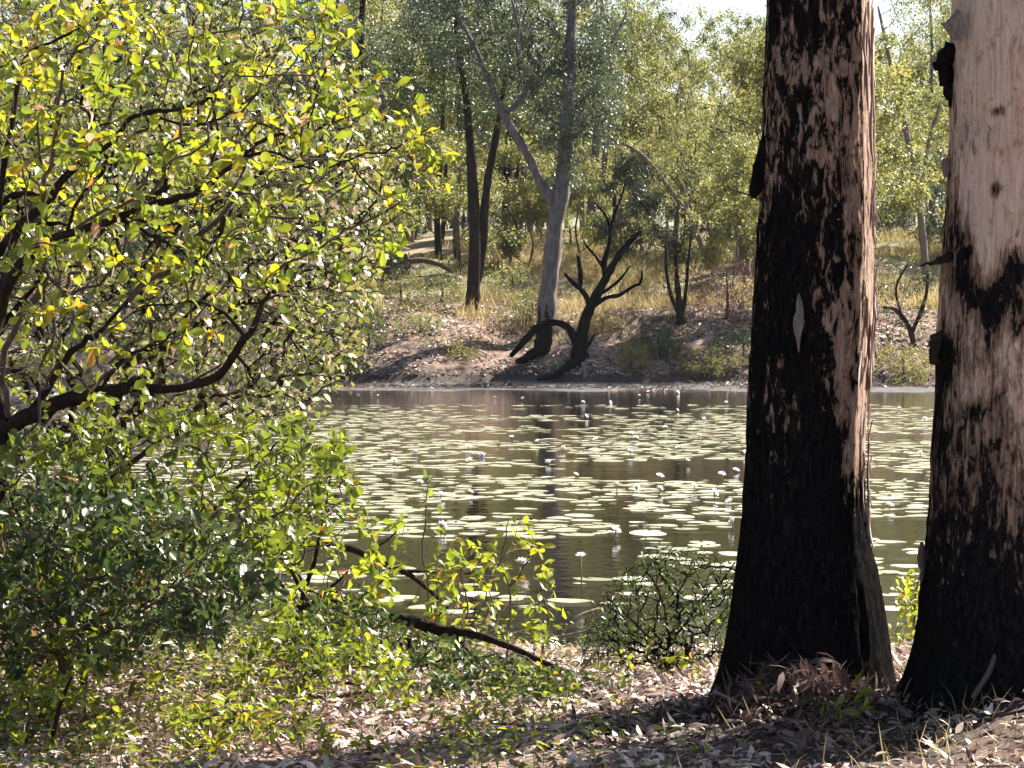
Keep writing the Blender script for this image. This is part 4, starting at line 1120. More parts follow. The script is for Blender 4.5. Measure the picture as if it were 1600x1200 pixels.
# ------------------------------------------------------------------ water lilies
def lilies():
    rng = np.random.default_rng(17)
    pts = []
    tries = rng.uniform(0, 1, (110000, 2))
    ys = 18 + 47.0 * tries[:, 0]; xs = (tries[:, 1] * 2 - 1) * (.2 * ys + 1.5)
    dn = fbm(np.stack([xs * .28, ys * .34, xs * 0], -1), 4, 121)
    band = np.interp(ys, [18, 21.5, 25, 28, 50, 60, 68], [.04, .3, .8, 1, 1, .45, .08])
    keep = rng.uniform(size=len(xs)) < np.clip((dn - .335) * 6.5, 0, 1) * band * np.where(xs < -4.0, .5, 1)
    xs, ys = xs[keep], ys[keep]
    X = np.zeros(0); Yv = np.zeros(0); Rv = np.zeros(0)
    for x, y in zip(xs, ys):
        r = rng.uniform(.09, .19) if rng.uniform() < .75 else rng.uniform(.05, .09)
        if len(X) and (np.hypot(X - x, Yv - y) < .74 * (Rv + r)).any(): continue
        X = np.append(X, x); Yv = np.append(Yv, y); Rv = np.append(Rv, r)
        if len(X) > 4200: break
    lib = []
    ns = 18

    def pad(rng, tint):
        a0 = .16; th = np.linspace(a0, 2 * math.pi - a0, ns)
        wob = 1 + .04 * np.sin(3 * th + rng.uniform(0, 6)) + rng.normal(0, .012, ns)
        rim = np.stack([np.cos(th) * wob, np.sin(th) * wob, .012 + .05 * np.clip(np.sin(2 * th + rng.uniform(0, 6)), 0, 1) * rng.uniform(0, 1) + rng.uniform(0, .012, ns)], 1)
        mid = np.stack([np.cos(th) * .6, np.sin(th) * .6, 0 * th + .006], 1)
        c = np.array([[.04, 0, .004]])
        F3 = [[0, 1 + i, 2 + i] for i in range(ns - 1)]
        F4 = [[1 + i, 1 + ns + i, 2 + ns + i, 2 + i] for i in range(ns - 1)]
        return np.concatenate([c, mid, rim]), F3, F4
    for k in range(12):
        V, F3, F4 = pad(rng, 0); a = Acc(); a.add(V, F3, F4, np.clip(rng.beta(4, 2.6), 0, 1) if k else .98)
        lib.append((V, F3, F4, a.mesh('lily_pad', M['pad'])))
    order = np.argsort(Yv - 6 * Rv)
    px = 800 + F * X / Yv
    inview = (px > 420) & (px < 1170) | (px > 1365) & (px < 1455)
    order = np.concatenate([order[inview[order]], order[~inview[order]]])
    rest = Acc()
    for q, i in enumerate(order):
        V, F3, F4, me = lib[int(rng.integers(1, 12)) if rng.uniform() < .99 else 0]
        rz = rng.uniform(0, 6.283); r = Rv[i]
        if q < 300:
            o = obj('lily_pad', me, loc=(X[i], Yv[i], WATER + .004 + .002 * (q % 4)))
            o.rotation_euler = (rng.normal(0, .018), rng.normal(0, .018), rz); o.scale = (r, r, r)
            tag(o, ('browned reddish' if me is lib[0][3] else 'large round pale green' if r > .145 else 'tiny pale green' if r < .09 else 'middling round pale green') + ' lily pad floating flat on the pond', 'lily pad', 'lily pads on the pond')
        else:
            c, s = math.cos(rz), math.sin(rz)
            W = V * r; W = np.stack([W[:, 0] * c - W[:, 1] * s, W[:, 0] * s + W[:, 1] * c, W[:, 2]], 1) + [X[i], Yv[i], WATER + .004 + .002 * (q % 4)]
            rest.add(W, F3, F4, np.clip(rng.beta(4, 2.6), 0, 1))
    if rest.n:
        obj('distant_lily_pads', rest.mesh('distant_lily_pads', M['pad']), kind='stuff')['label'] = 'farther lily pads running together on the pond'
    # flowers on short stalks
    fl = [(774, 621), (817, 623), (911, 629), (953, 629), (999, 618), (1013, 612), (1059, 613), (1135, 629), (1058, 641), (916, 650), (931, 687), (987, 678), (994, 684), (1092, 681), (800, 684), (734, 720),
          (985, 706), (964, 758), (1031, 745), (1031, 764), (995, 762), (1116, 770), (1128, 742), (1145, 816), (1140, 784), (908, 870), (816, 881), (962, 830), (1165, 709), (1150, 736), (543, 665), (591, 618), (542, 710), (616, 719),
          (732, 698), (650, 707), (656, 754), (689, 774), (858, 723), (754, 712), (1405, 637), (1445, 655), (1438, 707), (1415, 752), (1390, 790), (1060, 700), (1075, 720), (880, 700), (1100, 655), (1040, 668), (735, 770), (690, 822), (1010, 800), (1085, 760), (900, 742), (840, 690)]
    special = {25: 'white water lily on a tall stalk, nearest flower right of the yellow saplings', 26: 'white water lily close behind the round-leaved yellow sapling', 17: 'large white water lily on a tall stalk amid the middle lily pads', 21: 'white water lily close to the left edge of the burnt trunk'}
    head = Acc()
    for ring, (nn, el, L, z0) in enumerate(((9, .25, .062, 0), (8, .7, .055, .004), (6, 1.15, .042, .008))):
        az = np.arange(nn) / nn * 6.283 + ring * .35
        D = np.stack([np.cos(az) * math.cos(el), np.sin(az) * math.cos(el), np.full(nn, math.sin(el))], 1)
        N = np.stack([-np.cos(az) * math.sin(el), -np.sin(az) * math.sin(el), np.full(nn, math.cos(el))], 1)
        leaves(head, np.stack([np.cos(az) * .008, np.sin(az) * .008, np.full(nn, z0)], 1), D, N, L, L * .7, R.uniform(0, 1, nn), LANCE, .25)
    hm = head.mesh('petals', M['petal'])
    ce = Acc(); tube(ce, [[0, 0, 0], [0, 0, .012], [0, 0, .022]], [.012, .014, .009], 8); cm = ce.mesh('stamens', M['pollen'])
    for i, (px_, py_) in enumerate(fl):
        hgt = rng.uniform(.02, .08) if i not in (17, 25) else .26
        d = FWD + UP * ((600.0 - py_) / F) + np.array([(px_ - 800.0) / F, 0, 0])
        t = (WATER + hgt - CAM[2]) / d[2]; p = CAM + d * t
        if p[1] > far_edge(np.array([p[0]]))[0] - .3:
            hgt = .04; t = (WATER + hgt - CAM[2]) / d[2]; p = CAM + d * t
        lab = special.get(i, 'white water lily flower standing just above the pads')
        th = thing('water_lily', lab, 'water lily', (p[0], p[1], WATER), 'white water lilies on the pond', rng.uniform(0, 6))
        s = rng.uniform(.62, 1.1)
        for me, nm in ((hm, 'petals'), (cm, 'stamens')):
            q = obj(nm, me, th, (0, 0, hgt)); q.scale = (s, s, s); q.rotation_euler = (rng.normal(0, .4), rng.normal(0, .4), 0)
        a = Acc(); tube(a, [[rng.normal(0, .03), rng.normal(0, .03), -.1], [0, 0, hgt * .5], [0, 0, hgt]], .006, 5)
        obj('stalk', a.mesh('stalk', M['stalk']), th)


lilies()


def pond_stump():
    p = at(520, 735, 37.0); o = np.array([p[0], 37.0, WATER])
    th = thing('burnt_stump', 'small burnt stump standing in the pond at left among the lily pads', 'stump', o)
    a = Acc(); tube(a, [[0, 0, -.3], [.0, 0, 0], [.02, 0, .18], [-.02, 0, .34], [.03, 0, .46]], [.14, .13, .11, .085, .03], 10, .5, .16); obj('stem', a.mesh('stem', M['char_wood']), th)
    a = Acc(); tube(a, [[.08, -.02, -.1], [.12, -.02, .15], [.1, -.02, .33]], [.06, .05, .02], 7, .5, .15); obj('side_stem', a.mesh('side_stem', M['brown_bark']), th)


pond_stump()


# ------------------------------------------------------------------ far bank: trees drawn from the photograph
def far_tree(name, label, cat, base_px, paths, barkm, leafm=None, anchors=None, per=60, spread=.3, L=(.08, .14), W=.4, r0=.012, bf=.4, droop=.6, seed=0, group=None, base=None, tint=(0, 1), crown_name='crown', twigm=None, jit=.05):
    rng = np.random.default_rng(seed)
    o = hit(*base_px) if base is None else np.asarray(base, float)
    Y = o[1]
    th = thing(name, label, cat, o, group)
    nodes, par = [], []
    for k, pts in enumerate(paths):
        P, r = px_path(pts, Y, 4)
        if k == 0: P[0] = o - [0, 0, .1]
        a = Acc(); tube(a, P - o, r * (.86 + .3 * vnoise(P * 4, 8)), 10 if k == 0 else 8, .5, .12 if barkm == 'char_wood' else .07, k)
        obj('trunk' if k == 0 else 'limb', a.mesh('limb', M[barkm]), th)
        st = len(nodes); pn = -1 if k == 0 else int(np.argmin([np.linalg.norm(q - P[0]) for q in nodes]))
        for i, p in enumerate(P):
            nodes.append(p); par.append(pn if i == 0 else st + i - 1)
    if anchors is not None:
        A = anchors(rng, Y) if callable(anchors) else anchors
        n0 = len(nodes)
        nd, pr, ids = grow(nodes, par, A, bf)
        a = Acc(); wood(a, nd - o, pr, n0, r0, rmax=.09, jit=jit); obj('twigs', a.mesh('twigs', M[twigm or barkm]), th, kind='stuff')
        if leafm:
            n = len(A) * per
            P = np.repeat(A, per, 0) + rng.normal(0, spread, (n, 3)) * rng.uniform(.4, 1, (n, 1))
            f = Acc(); Ls = rng.uniform(*L, n)
            tt = np.clip(tint[0] + (tint[1] - tint[0]) * (.55 * rng.uniform(size=n) + .45 * np.repeat(rng.uniform(size=len(A)), per)), 0, 1)
            leaves(f, P - o, rand_dirs(n, rng) - [0, 0, droop], rand_dirs(n, rng), Ls, Ls * W, tt, CARD)
            obj(crown_name, f.mesh(crown_name, M[leafm], False), th, kind='stuff')
    return th


def px_cloud(poly, n, dy0, dy1, clump=.0, cs=.7, seed=1):
    def f(rng, Y):
        return sample_region(poly, Y + dy0, Y + dy1, n, rng, clump, cs, seed)
    return f


def far_bank():
    far_tree('gum_tree', 'tall pale-barked gum tree forking left above the bank, behind the burnt arching trunk', 'tree', (852, 520),
             [[(852, 525, 0, 34), (855, 470, 0, 29), (861, 420, 0, 26), (868, 350, 0, 26), (877, 300, 0, 27), (884, 230, 0, 25), (888, 150, 0, 22), (890, 100, 0, 19), (893, 40, 0, 16), (900, -60, .2, 12), (910, -180, .4, 7)],
              [(866, 320, 0, 16), (848, 290, -.1, 15), (828, 250, -.2, 14), (805, 210, -.3, 13), (785, 175, -.4, 12), (765, 130, -.5, 9), (740, 70, -.7, 7), (700, 0, -1, 4)],
              [(888, 120, 0, 13), (868, 112, -.2, 11), (840, 108, -.4, 8), (815, 60, -.6, 6), (800, 0, -.7, 4)],
              [(785, 180, -.4, 8), (805, 165, -.2, 8), (822, 140, 0, 7), (850, 80, .2, 4)],
              [(880, 280, 0, 10), (905, 180, .5, 8), (940, 100, .9, 6), (980, 20, 1.2, 4)]], 'white_gum', 'gum_leaf',
             lambda rng, Y: np.concatenate([px_cloud([(640, -260), (960, -260), (960, 120), (900, 240), (830, 190), (700, 120), (640, 60)], 230, -2.5, 2.5, .43, .55, 3)(rng, Y),
                                            px_cloud([(850, 210), (900, 210), (905, 290), (850, 290)], 9, -.6, .4)(rng, Y), px_cloud([(780, 60), (970, 60), (960, 220), (900, 250), (820, 200)], 70, -2, 1.2, .42, .7, 4)(rng, Y)]), 120, .34, (.1, .17), .42, .011, seed=101, tint=(0, .6))
    far_tree('dark_tree', 'twin-stemmed dark tree on the bank left of the pale gum', 'tree', (738, 482),
             [[(738, 484, 0, 26), (740, 440, 0, 21), (742, 380, 0, 19), (739, 300, 0, 18), (735, 230, 0, 15), (728, 150, 0, 11), (715, 60, 0, 8), (705, -60, 0, 5)],
              [(746, 440, .3, 13), (754, 390, .3, 14), (757, 330, .2, 15), (764, 270, .1, 13), (774, 220, 0, 11), (785, 150, 0, 8), (800, 60, 0, 5)]], 'black_bark', 'dark_leaf',
             px_cloud([(600, -200), (840, -200), (850, 60), (800, 170), (700, 210), (620, 130)], 170, -2.2, 2.2, .43, .55, 5), 120, .34, (.1, .16), .42, .011, seed=102)
    far_tree('dark_tree', 'slim dark trunk left of the twin-stemmed tree, behind the shrub edge', 'tree', (530, 450),
             [[(530, 452, 0, 22), (527, 380, 0, 18), (532, 300, 0, 17), (540, 200, 0, 16), (560, 120, 0, 13), (565, 30, 0, 10), (575, -80, 0, 6)]], 'black_bark', 'gum_leaf',
             px_cloud([(430, -200), (660, -200), (680, 60), (600, 160), (470, 120)], 90, -2, 2, .45, .55, 6), 85, .32, (.09, .15), .4, .011, seed=103)
    for i, (px, py, top, w, lab) in enumerate([(793, 400, 180, 15, 'dark upright trunk in the wood, left of a close pair behind the pale gum'), (808, 402, 200, 10, 'thin dark trunk, right one of a close pair behind the pale gum'),
                                               (686, 405, 230, 12, 'thin brown trunk beside the fallen log in the wood')]):
        far_tree('dark_tree', lab, 'tree', (px, py), [[(px, py + 2, 0, w), (px - 3, py - 80, 0, w * .8), (px + 4, top, 0, w * .6), (px + 8, top - 140, 0, w * .4)]], 'black_bark', 'gum_leaf',
                 px_cloud([(px - 90, top - 200), (px + 90, top - 200), (px + 90, top), (px, top + 60), (px - 90, top)], 45, -2, 2), 70, .4, (.1, .16), .4, .012, seed=110 + i)
    far_tree('forked_tree', 'grey broken post-like stem with a leaning prop, left end of the fallen log', 'dead tree', (602, 445),
             [[(602, 448, 0, 13), (603, 420, 0, 11), (606, 395, 0, 10), (615, 360, 0, 8), (618, 320, 0, 5)], [(604, 420, 0, 6), (597, 400, 0, 5), (598, 380, 0, 3)]], 'dark_wood', seed=115)
    o = hit(640, 428)
    th = thing('fallen_log', 'dark reddish log lying raised across stumps in the wood at left', 'log', o)
    a = Acc(); P, r = px_path([(606, 412, 0, 9), (630, 410, 0, 9), (655, 407, 0, 9), (680, 411, 0, 8), (705, 424, 0, 5)], o[1], 4); tube(a, P - o, r, 8, .5, .1); obj('stem', a.mesh('stem', M['brown_bark']), th)
    a = Acc(); P, r = px_path([(636, 432, 0, 11), (637, 418, 0, 11), (634, 398, 0, 9)], o[1], 3); tube(a, P - o, r, 8, .5, .1); obj('stump', a.mesh('stump', M['brown_bark']), th)
    far_tree('burnt_arching_tree', 'burnt black dead tree with arching root and leaning bare branches at the water edge', 'dead tree', (905, 562),
             [[(905, 566, 0, 33.1), (906, 548, 0, 26.4), (909, 525, 0, 18.2), (914, 500, 0, 16.6), (925, 475, 0, 15.8), (938, 450, 0, 13.2), (952, 425, 0, 11.6), (965, 402, 0, 10.8), (982, 380, 0, 9.9), (1000, 362, 0, 6.7)],
              [(903, 545, 0, 16.6), (896, 525, -.05, 13.2), (885, 510, -.1, 10.8), (868, 504, -.2, 9.9), (850, 506, -.3, 9.9), (832, 518, -.4, 10.8), (815, 538, -.5, 9.1), (798, 556, -.6, 7.5)],
              [(922, 480, 0, 9.9), (915, 462, 0, 9.1), (905, 450, 0, 8.3), (893, 440, 0, 6.7), (882, 427, 0, 4.1)], [(906, 452, 0, 7.5), (907, 430, 0, 7.5), (903, 400, 0, 5.8)],
              [(926, 480, 0, 7.5), (945, 466, -.1, 6.7), (968, 461, -.2, 5.8), (985, 450, -.2, 4.9), (1001, 441, -.3, 4.9), (1003, 422, -.3, 2.5)],
              [(935, 460, .1, 6.7), (950, 452, .1, 4.9), (970, 435, .1, 4.1), (985, 415, .1, 2.5)],
              [(946, 432, .1, 9.9), (944, 410, .1, 8.3), (951, 385, .1, 6.7), (953, 360, .1, 4.9), (945, 335, .1, 4.1), (930, 318, .1, 2.5)],
              [(952, 365, .1, 4.9), (960, 335, .1, 4.1), (972, 305, .1, 3.3), (978, 280, .1, 1.6)], [(945, 422, .1, 4.9), (930, 400, .1, 4.1), (917, 385, .1, 3.3), (912, 375, .1, 1.6)],
              [(912, 548, -.1, 6.7), (922, 535, -.15, 4.9), (930, 520, -.2, 2.5)],
              [(904, 560, -.2, 18.2), (885, 575, -.6, 13.2), (862, 588, -1.0, 9.9), (840, 592, -1.2, 4.9)], [(908, 560, -.2, 11.6), (905, 580, -.6, 8.3), (895, 595, -.9, 4.9)]], 'char_wood',
             anchors=px_cloud([(900, 320), (930, 270), (990, 260), (1025, 350), (1010, 420), (985, 400), (930, 400), (890, 410)], 90, -.5, .5), r0=.0045, seed=120, twigm='dark_wood')
    far_tree('white_root', 'pale bleached root stub at the foot of the burnt arching tree', 'root', (915, 588), [[(913, 596, -.2, 7), (914, 580, -.2, 7), (910, 568, -.2, 7)], [(912, 572, -.2, 6), (920, 565, -.2, 5), (930, 566, -.2, 3)]], 'grey_wood', seed=121)
    far_tree('twiggy_shrub', 'dark many-stemmed bare shrub on the bank right of the burnt arching tree', 'shrub', (1064, 506),
             [[(1064, 508, 0, 16), (1062, 480, 0, 12), (1058, 440, 0, 8), (1056, 400, 0, 4)], [(1062, 495, 0, 7), (1048, 460, -.1, 6), (1041, 420, -.1, 5), (1040, 385, -.1, 3)], [(1066, 495, 0, 7), (1072, 450, .1, 6), (1076, 400, .1, 4), (1080, 370, .1, 3)]], 'dark_wood', 'olive_leaf',
             px_cloud([(1030, 460), (1025, 380), (1060, 350), (1100, 370), (1095, 450)], 60, -.6, .6), 7, .12, (.08, .13), .45, .005, seed=122, tint=(0, .6), crown_name='foliage')
    far_tree('leaning_tree', 'thin pale stem leaning left in the yellow-green foliage right of the burnt arching tree', 'tree', (1108, 420),
             [[(1108, 424, 0, 9), (1085, 355, -.2, 8), (1050, 300, -.4, 8), (1015, 255, -.6, 7), (985, 230, -.8, 6), (960, 220, -1, 4)], [(1075, 340, -.2, 6), (1070, 300, 0, 5), (1058, 270, .2, 3)]], 'white_gum', 'olive_leaf',
             px_cloud([(930, 180), (1080, 170), (1150, 290), (1080, 330)], 60, -1.5, 1.5), 40, .32, (.09, .14), .42, .008, seed=123, tint=(.2, 1))
    far_tree('crooked_tree', 'brown-barked tree with a crooked dark limb beside the left edge of the burnt trunk', 'tree', (1160, 430),
             [[(1160, 432, 0, 26), (1162, 380, 0, 24), (1160, 330, 0, 20), (1152, 270, 0, 12), (1146, 225, 0, 7), (1142, 190, 0, 3)], [(1164, 350, 0, 14), (1150, 332, -.2, 11), (1132, 312, -.4, 9), (1112, 304, -.6, 7), (1090, 300, -.8, 4)],
              [(1155, 290, 0, 9), (1180, 230, .2, 8), (1130, 205, .3, 6), (1090, 190, .3, 4)]], 'brown_bark', 'olive_leaf',
             px_cloud([(1000, 60), (1190, 60), (1200, 260), (1120, 300), (1010, 240)], 90, -2.5, 2, .42, .6, 8), 70, .33, (.09, .14), .42, .01, seed=124, tint=(.15, .95))
    far_tree('white_gum_tree', 'distant white trunk seen right of the pale gum', 'tree', (928, 390), [[(928, 392, 0, 20), (926, 330, 0, 18), (930, 260, 0, 15), (934, 180, 0, 11), (940, 60, 0, 7)]], 'white_gum', 'olive_leaf',
             px_cloud([(880, -60), (1010, -60), (1020, 150), (940, 220), (880, 120)], 70, -2, 2, .4, .6, 9), 75, .4, (.1, .16), .42, .011, seed=125, tint=(.1, .9))
    far_tree('leaning_tree', 'pale thin stem leaning between the two big trunks', 'tree', (1448, 440), [[(1448, 442, 0, 12), (1440, 350, 0, 11), (1425, 250, 0, 10), (1405, 160, 0, 8), (1385, 70, 0, 6), (1372, 10, 0, 3)], [(1438, 300, 0, 8), (1452, 220, 0, 7), (1470, 160, 0, 5)]], 'grey_wood', 'olive_leaf',
             px_cloud([(1385, 60), (1400, -40), (1560, -60), (1560, 260), (1480, 320), (1390, 240)], 90, -2, 2, .4, .6, 10), 70, .33, (.09, .15), .42, .01, seed=126, tint=(.1, .9))
    far_tree('twiggy_shrub', 'dark-branched shrub on the bank in the gap between the two big trunks', 'shrub', (1420, 545), [[(1430, 548, 0, 9), (1420, 510, 0, 8), (1400, 485, 0, 6), (1380, 480, 0, 4)], [(1425, 520, 0, 7), (1445, 470, 0, 6), (1450, 430, 0, 4)], [(1410, 500, 0, 5), (1400, 450, 0, 4), (1420, 410, 0, 3)]], 'dark_wood', 'dark_leaf',
             px_cloud([(1350, 550), (1350, 430), (1420, 390), (1500, 420), (1500, 550)], 80, -.7, .7), 16, .13, (.07, .12), .5, .004, seed=127, tint=(.2, 1), crown_name='foliage')
    far_tree('burnt_stump', 'burnt black stump at the foot of the pale gum inside the arching root', 'stump', (846, 552), [[(846, 556, 0, 34), (848, 540, 0, 30), (852, 520, 0, 22), (856, 506, 0, 12)], [(838, 552, -.1, 20), (822, 560, -.3, 14), (806, 566, -.5, 6)]], 'char_wood', seed=160)
    # low bushes on the bank
    def bush(px, py, w, h, leafm, lab, seed, n=60, per=26, tint=(0, 1), nm='bank_bush', sp=.13, L=(.06, .11)):
        far_tree(nm, lab, 'bush', (px, py), [[(px, py + 2, 0, 5), (px + 2, py - h * .3, 0, 4), (px, py - h * .7, 0, 2)]], 'twig', leafm,
                 px_cloud([(px - w * .6, py), (px - w, py - h * .5), (px - w * .4, py - h), (px + w * .5, py - h * .9), (px + w, py - h * .45), (px + w * .6, py)], n, -.8 * w / 40, .8 * w / 40), per, sp, L, .45, .004, seed=seed, tint=tint, crown_name='foliage')
    bush(1135, 500, 60, 105, 'red_leaf', 'reddish-brown dry bush on the bank left of the burnt trunk', 140, 110, 26)
    bush(1030, 560, 45, 48, 'dark_leaf', 'dark low bush on the lower bank right of the burnt arching tree', 141, 70, 26, (.2, 1))
    bush(1110, 585, 60, 45, 'green_grass', 'low green bush at the waterline left of the burnt trunk', 142, 70, 26)
    bush(985, 575, 34, 40, 'green_grass', 'yellow-green weed clump beside the foot of the burnt arching tree', 143, 50, 22, (.3, 1))
    bush(575, 545, 40, 60, 'dark_leaf', 'dark bush on the far bank at left, behind the shrub tips', 144, 70, 26, (.3, 1))
    bush(625, 480, 45, 55, 'green_grass', 'olive bush on the slope below the fallen log', 145, 70, 24)
    bush(505, 520, 30, 80, 'gum_leaf', 'upright dark green bush on the far bank behind the left shrub', 146, 60, 26)
    bush(1410, 600, 55, 60, 'green_grass', 'bright green bush on the bank between the two big trunks', 147, 90, 26, (.4, 1))
    bush(800, 470, 55, 60, 'olive_leaf', 'olive-yellow bush on the slope between the dark twin trunk and the pale gum', 148, 80, 24, (.2, 1))
    bush(890, 400, 45, 70, 'green_leaf', 'bright green bush directly right of the pale gum', 149, 80, 26, (.2, .9))
    bush(690, 470, 40, 40, 'olive_leaf', 'small olive bush left of the twin-stemmed tree base', 150, 50, 22, (.1, .8))
    bush(545, 585, 40, 30, 'dark_leaf', 'low dark bush at the waterline on the left, beneath the shrub tips', 152, 60, 24, (.1, .9))
    bush(720, 560, 30, 22, 'green_grass', 'small weed clump on the open bank left of the arching root', 153, 36, 20, (.2, 1))
    bush(655, 520, 45, 30, 'olive_leaf', 'low olive bush on the open bank below the twin-stemmed tree', 154, 50, 22, (.1, .9))
    bush(940, 520, 36, 36, 'dry_grass', 'straw-coloured grass clump right of the leaning burnt stem', 155, 60, 24)
    bush(1160, 560, 50, 50, 'dark_leaf', 'dark bush on the bank close to the left edge of the burnt trunk', 156, 80, 24, (.1, 1))
    bush(830, 500, 34, 50, 'olive_leaf', 'bush at the foot of the pale gum, behind the arching root', 157, 60, 22, (0, .7))
    bush(1000, 400, 60, 60, 'olive_leaf', 'yellow-olive bush at the back of the grassy clearing', 158, 90, 24, (.3, 1))
    bush(930, 440, 40, 44, 'dry_grass', 'pale straw bush in the clearing behind the burnt arching tree', 159, 80, 24)
    bush(470, 600, 60, 90, 'green_leaf', 'leafy green bush overhanging the waterline at left', 151, 110, 26, (.2, .95))


far_bank()


# ------------------------------------------------------------------ the wood behind
def proto_tree(seed, H, cw, c0, leafm, barkm, nA, per, L, tint, r):
    """one tree of the wood: an Empty with trunk, limbs and crown, base at its origin"""
    rng = np.random.default_rng(seed)
    th = bpy.data.objects.new('woodland_tree', None); COL.objects.link(th)
    n = 9
    t = np.linspace(0, 1, n)
    P = np.stack([np.cumsum(rng.normal(0, .012 * H, n)), np.cumsum(rng.normal(0, .012 * H, n)), t * H * .85], 1); P -= P[0] + [0, 0, .15]
    S = smooth_path(np.concatenate([P, (r * (1 - .75 * t))[:, None]], 1), 3)
    a = Acc(); tube(a, S[:, :3], S[:, 3], 8, .5, .08); obj('trunk', a.mesh('trunk', M[barkm]), th)
    # clumps of anchors
    nc = 10
    cz = rng.uniform(c0, H, nc); cr = cw * np.sin(np.clip((cz - c0) / (H - c0), .08, .97) * math.pi) ** .5 * rng.uniform(.35, 1, nc); ca = rng.uniform(0, 6.283, nc)
    C = np.stack([np.cos(ca) * cr, np.sin(ca) * cr, cz], 1) + np.array([S[-1, 0] * .5, S[-1, 1] * .5, 0])
    A = np.repeat(C, nA // nc, 0) + rng.normal(0, 1, (nA // nc * nc, 3)) * [cw * .22, cw * .22, cw * .15]
    nodes = list(S[:, :3]); par = [-1] + list(range(len(nodes) - 1))
    nd, pr, ids = grow(nodes, par, A, .45)
    a = Acc(); wood(a, nd, pr, len(nodes), .011, rmax=.1); obj('limbs', a.mesh('limbs', M[barkm]), th)
    m = len(A) * per
    Q = np.repeat(A, per, 0) + rng.normal(0, .26, (m, 3)) * rng.uniform(.3, 1, (m, 1))
    Ls = rng.uniform(*L, m); f = Acc()
    tt = np.clip(tint[0] + (tint[1] - tint[0]) * (.5 * rng.uniform(size=m) + .5 * np.repeat(rng.uniform(size=len(A)), per)), 0, 1)
    leaves(f, Q, rand_dirs(m, rng) - [0, 0, .5], rand_dirs(m, rng), Ls, Ls * .42, tt, CARD)
    obj('crown', f.mesh('crown', M[leafm], False), th, kind='stuff')
    return th


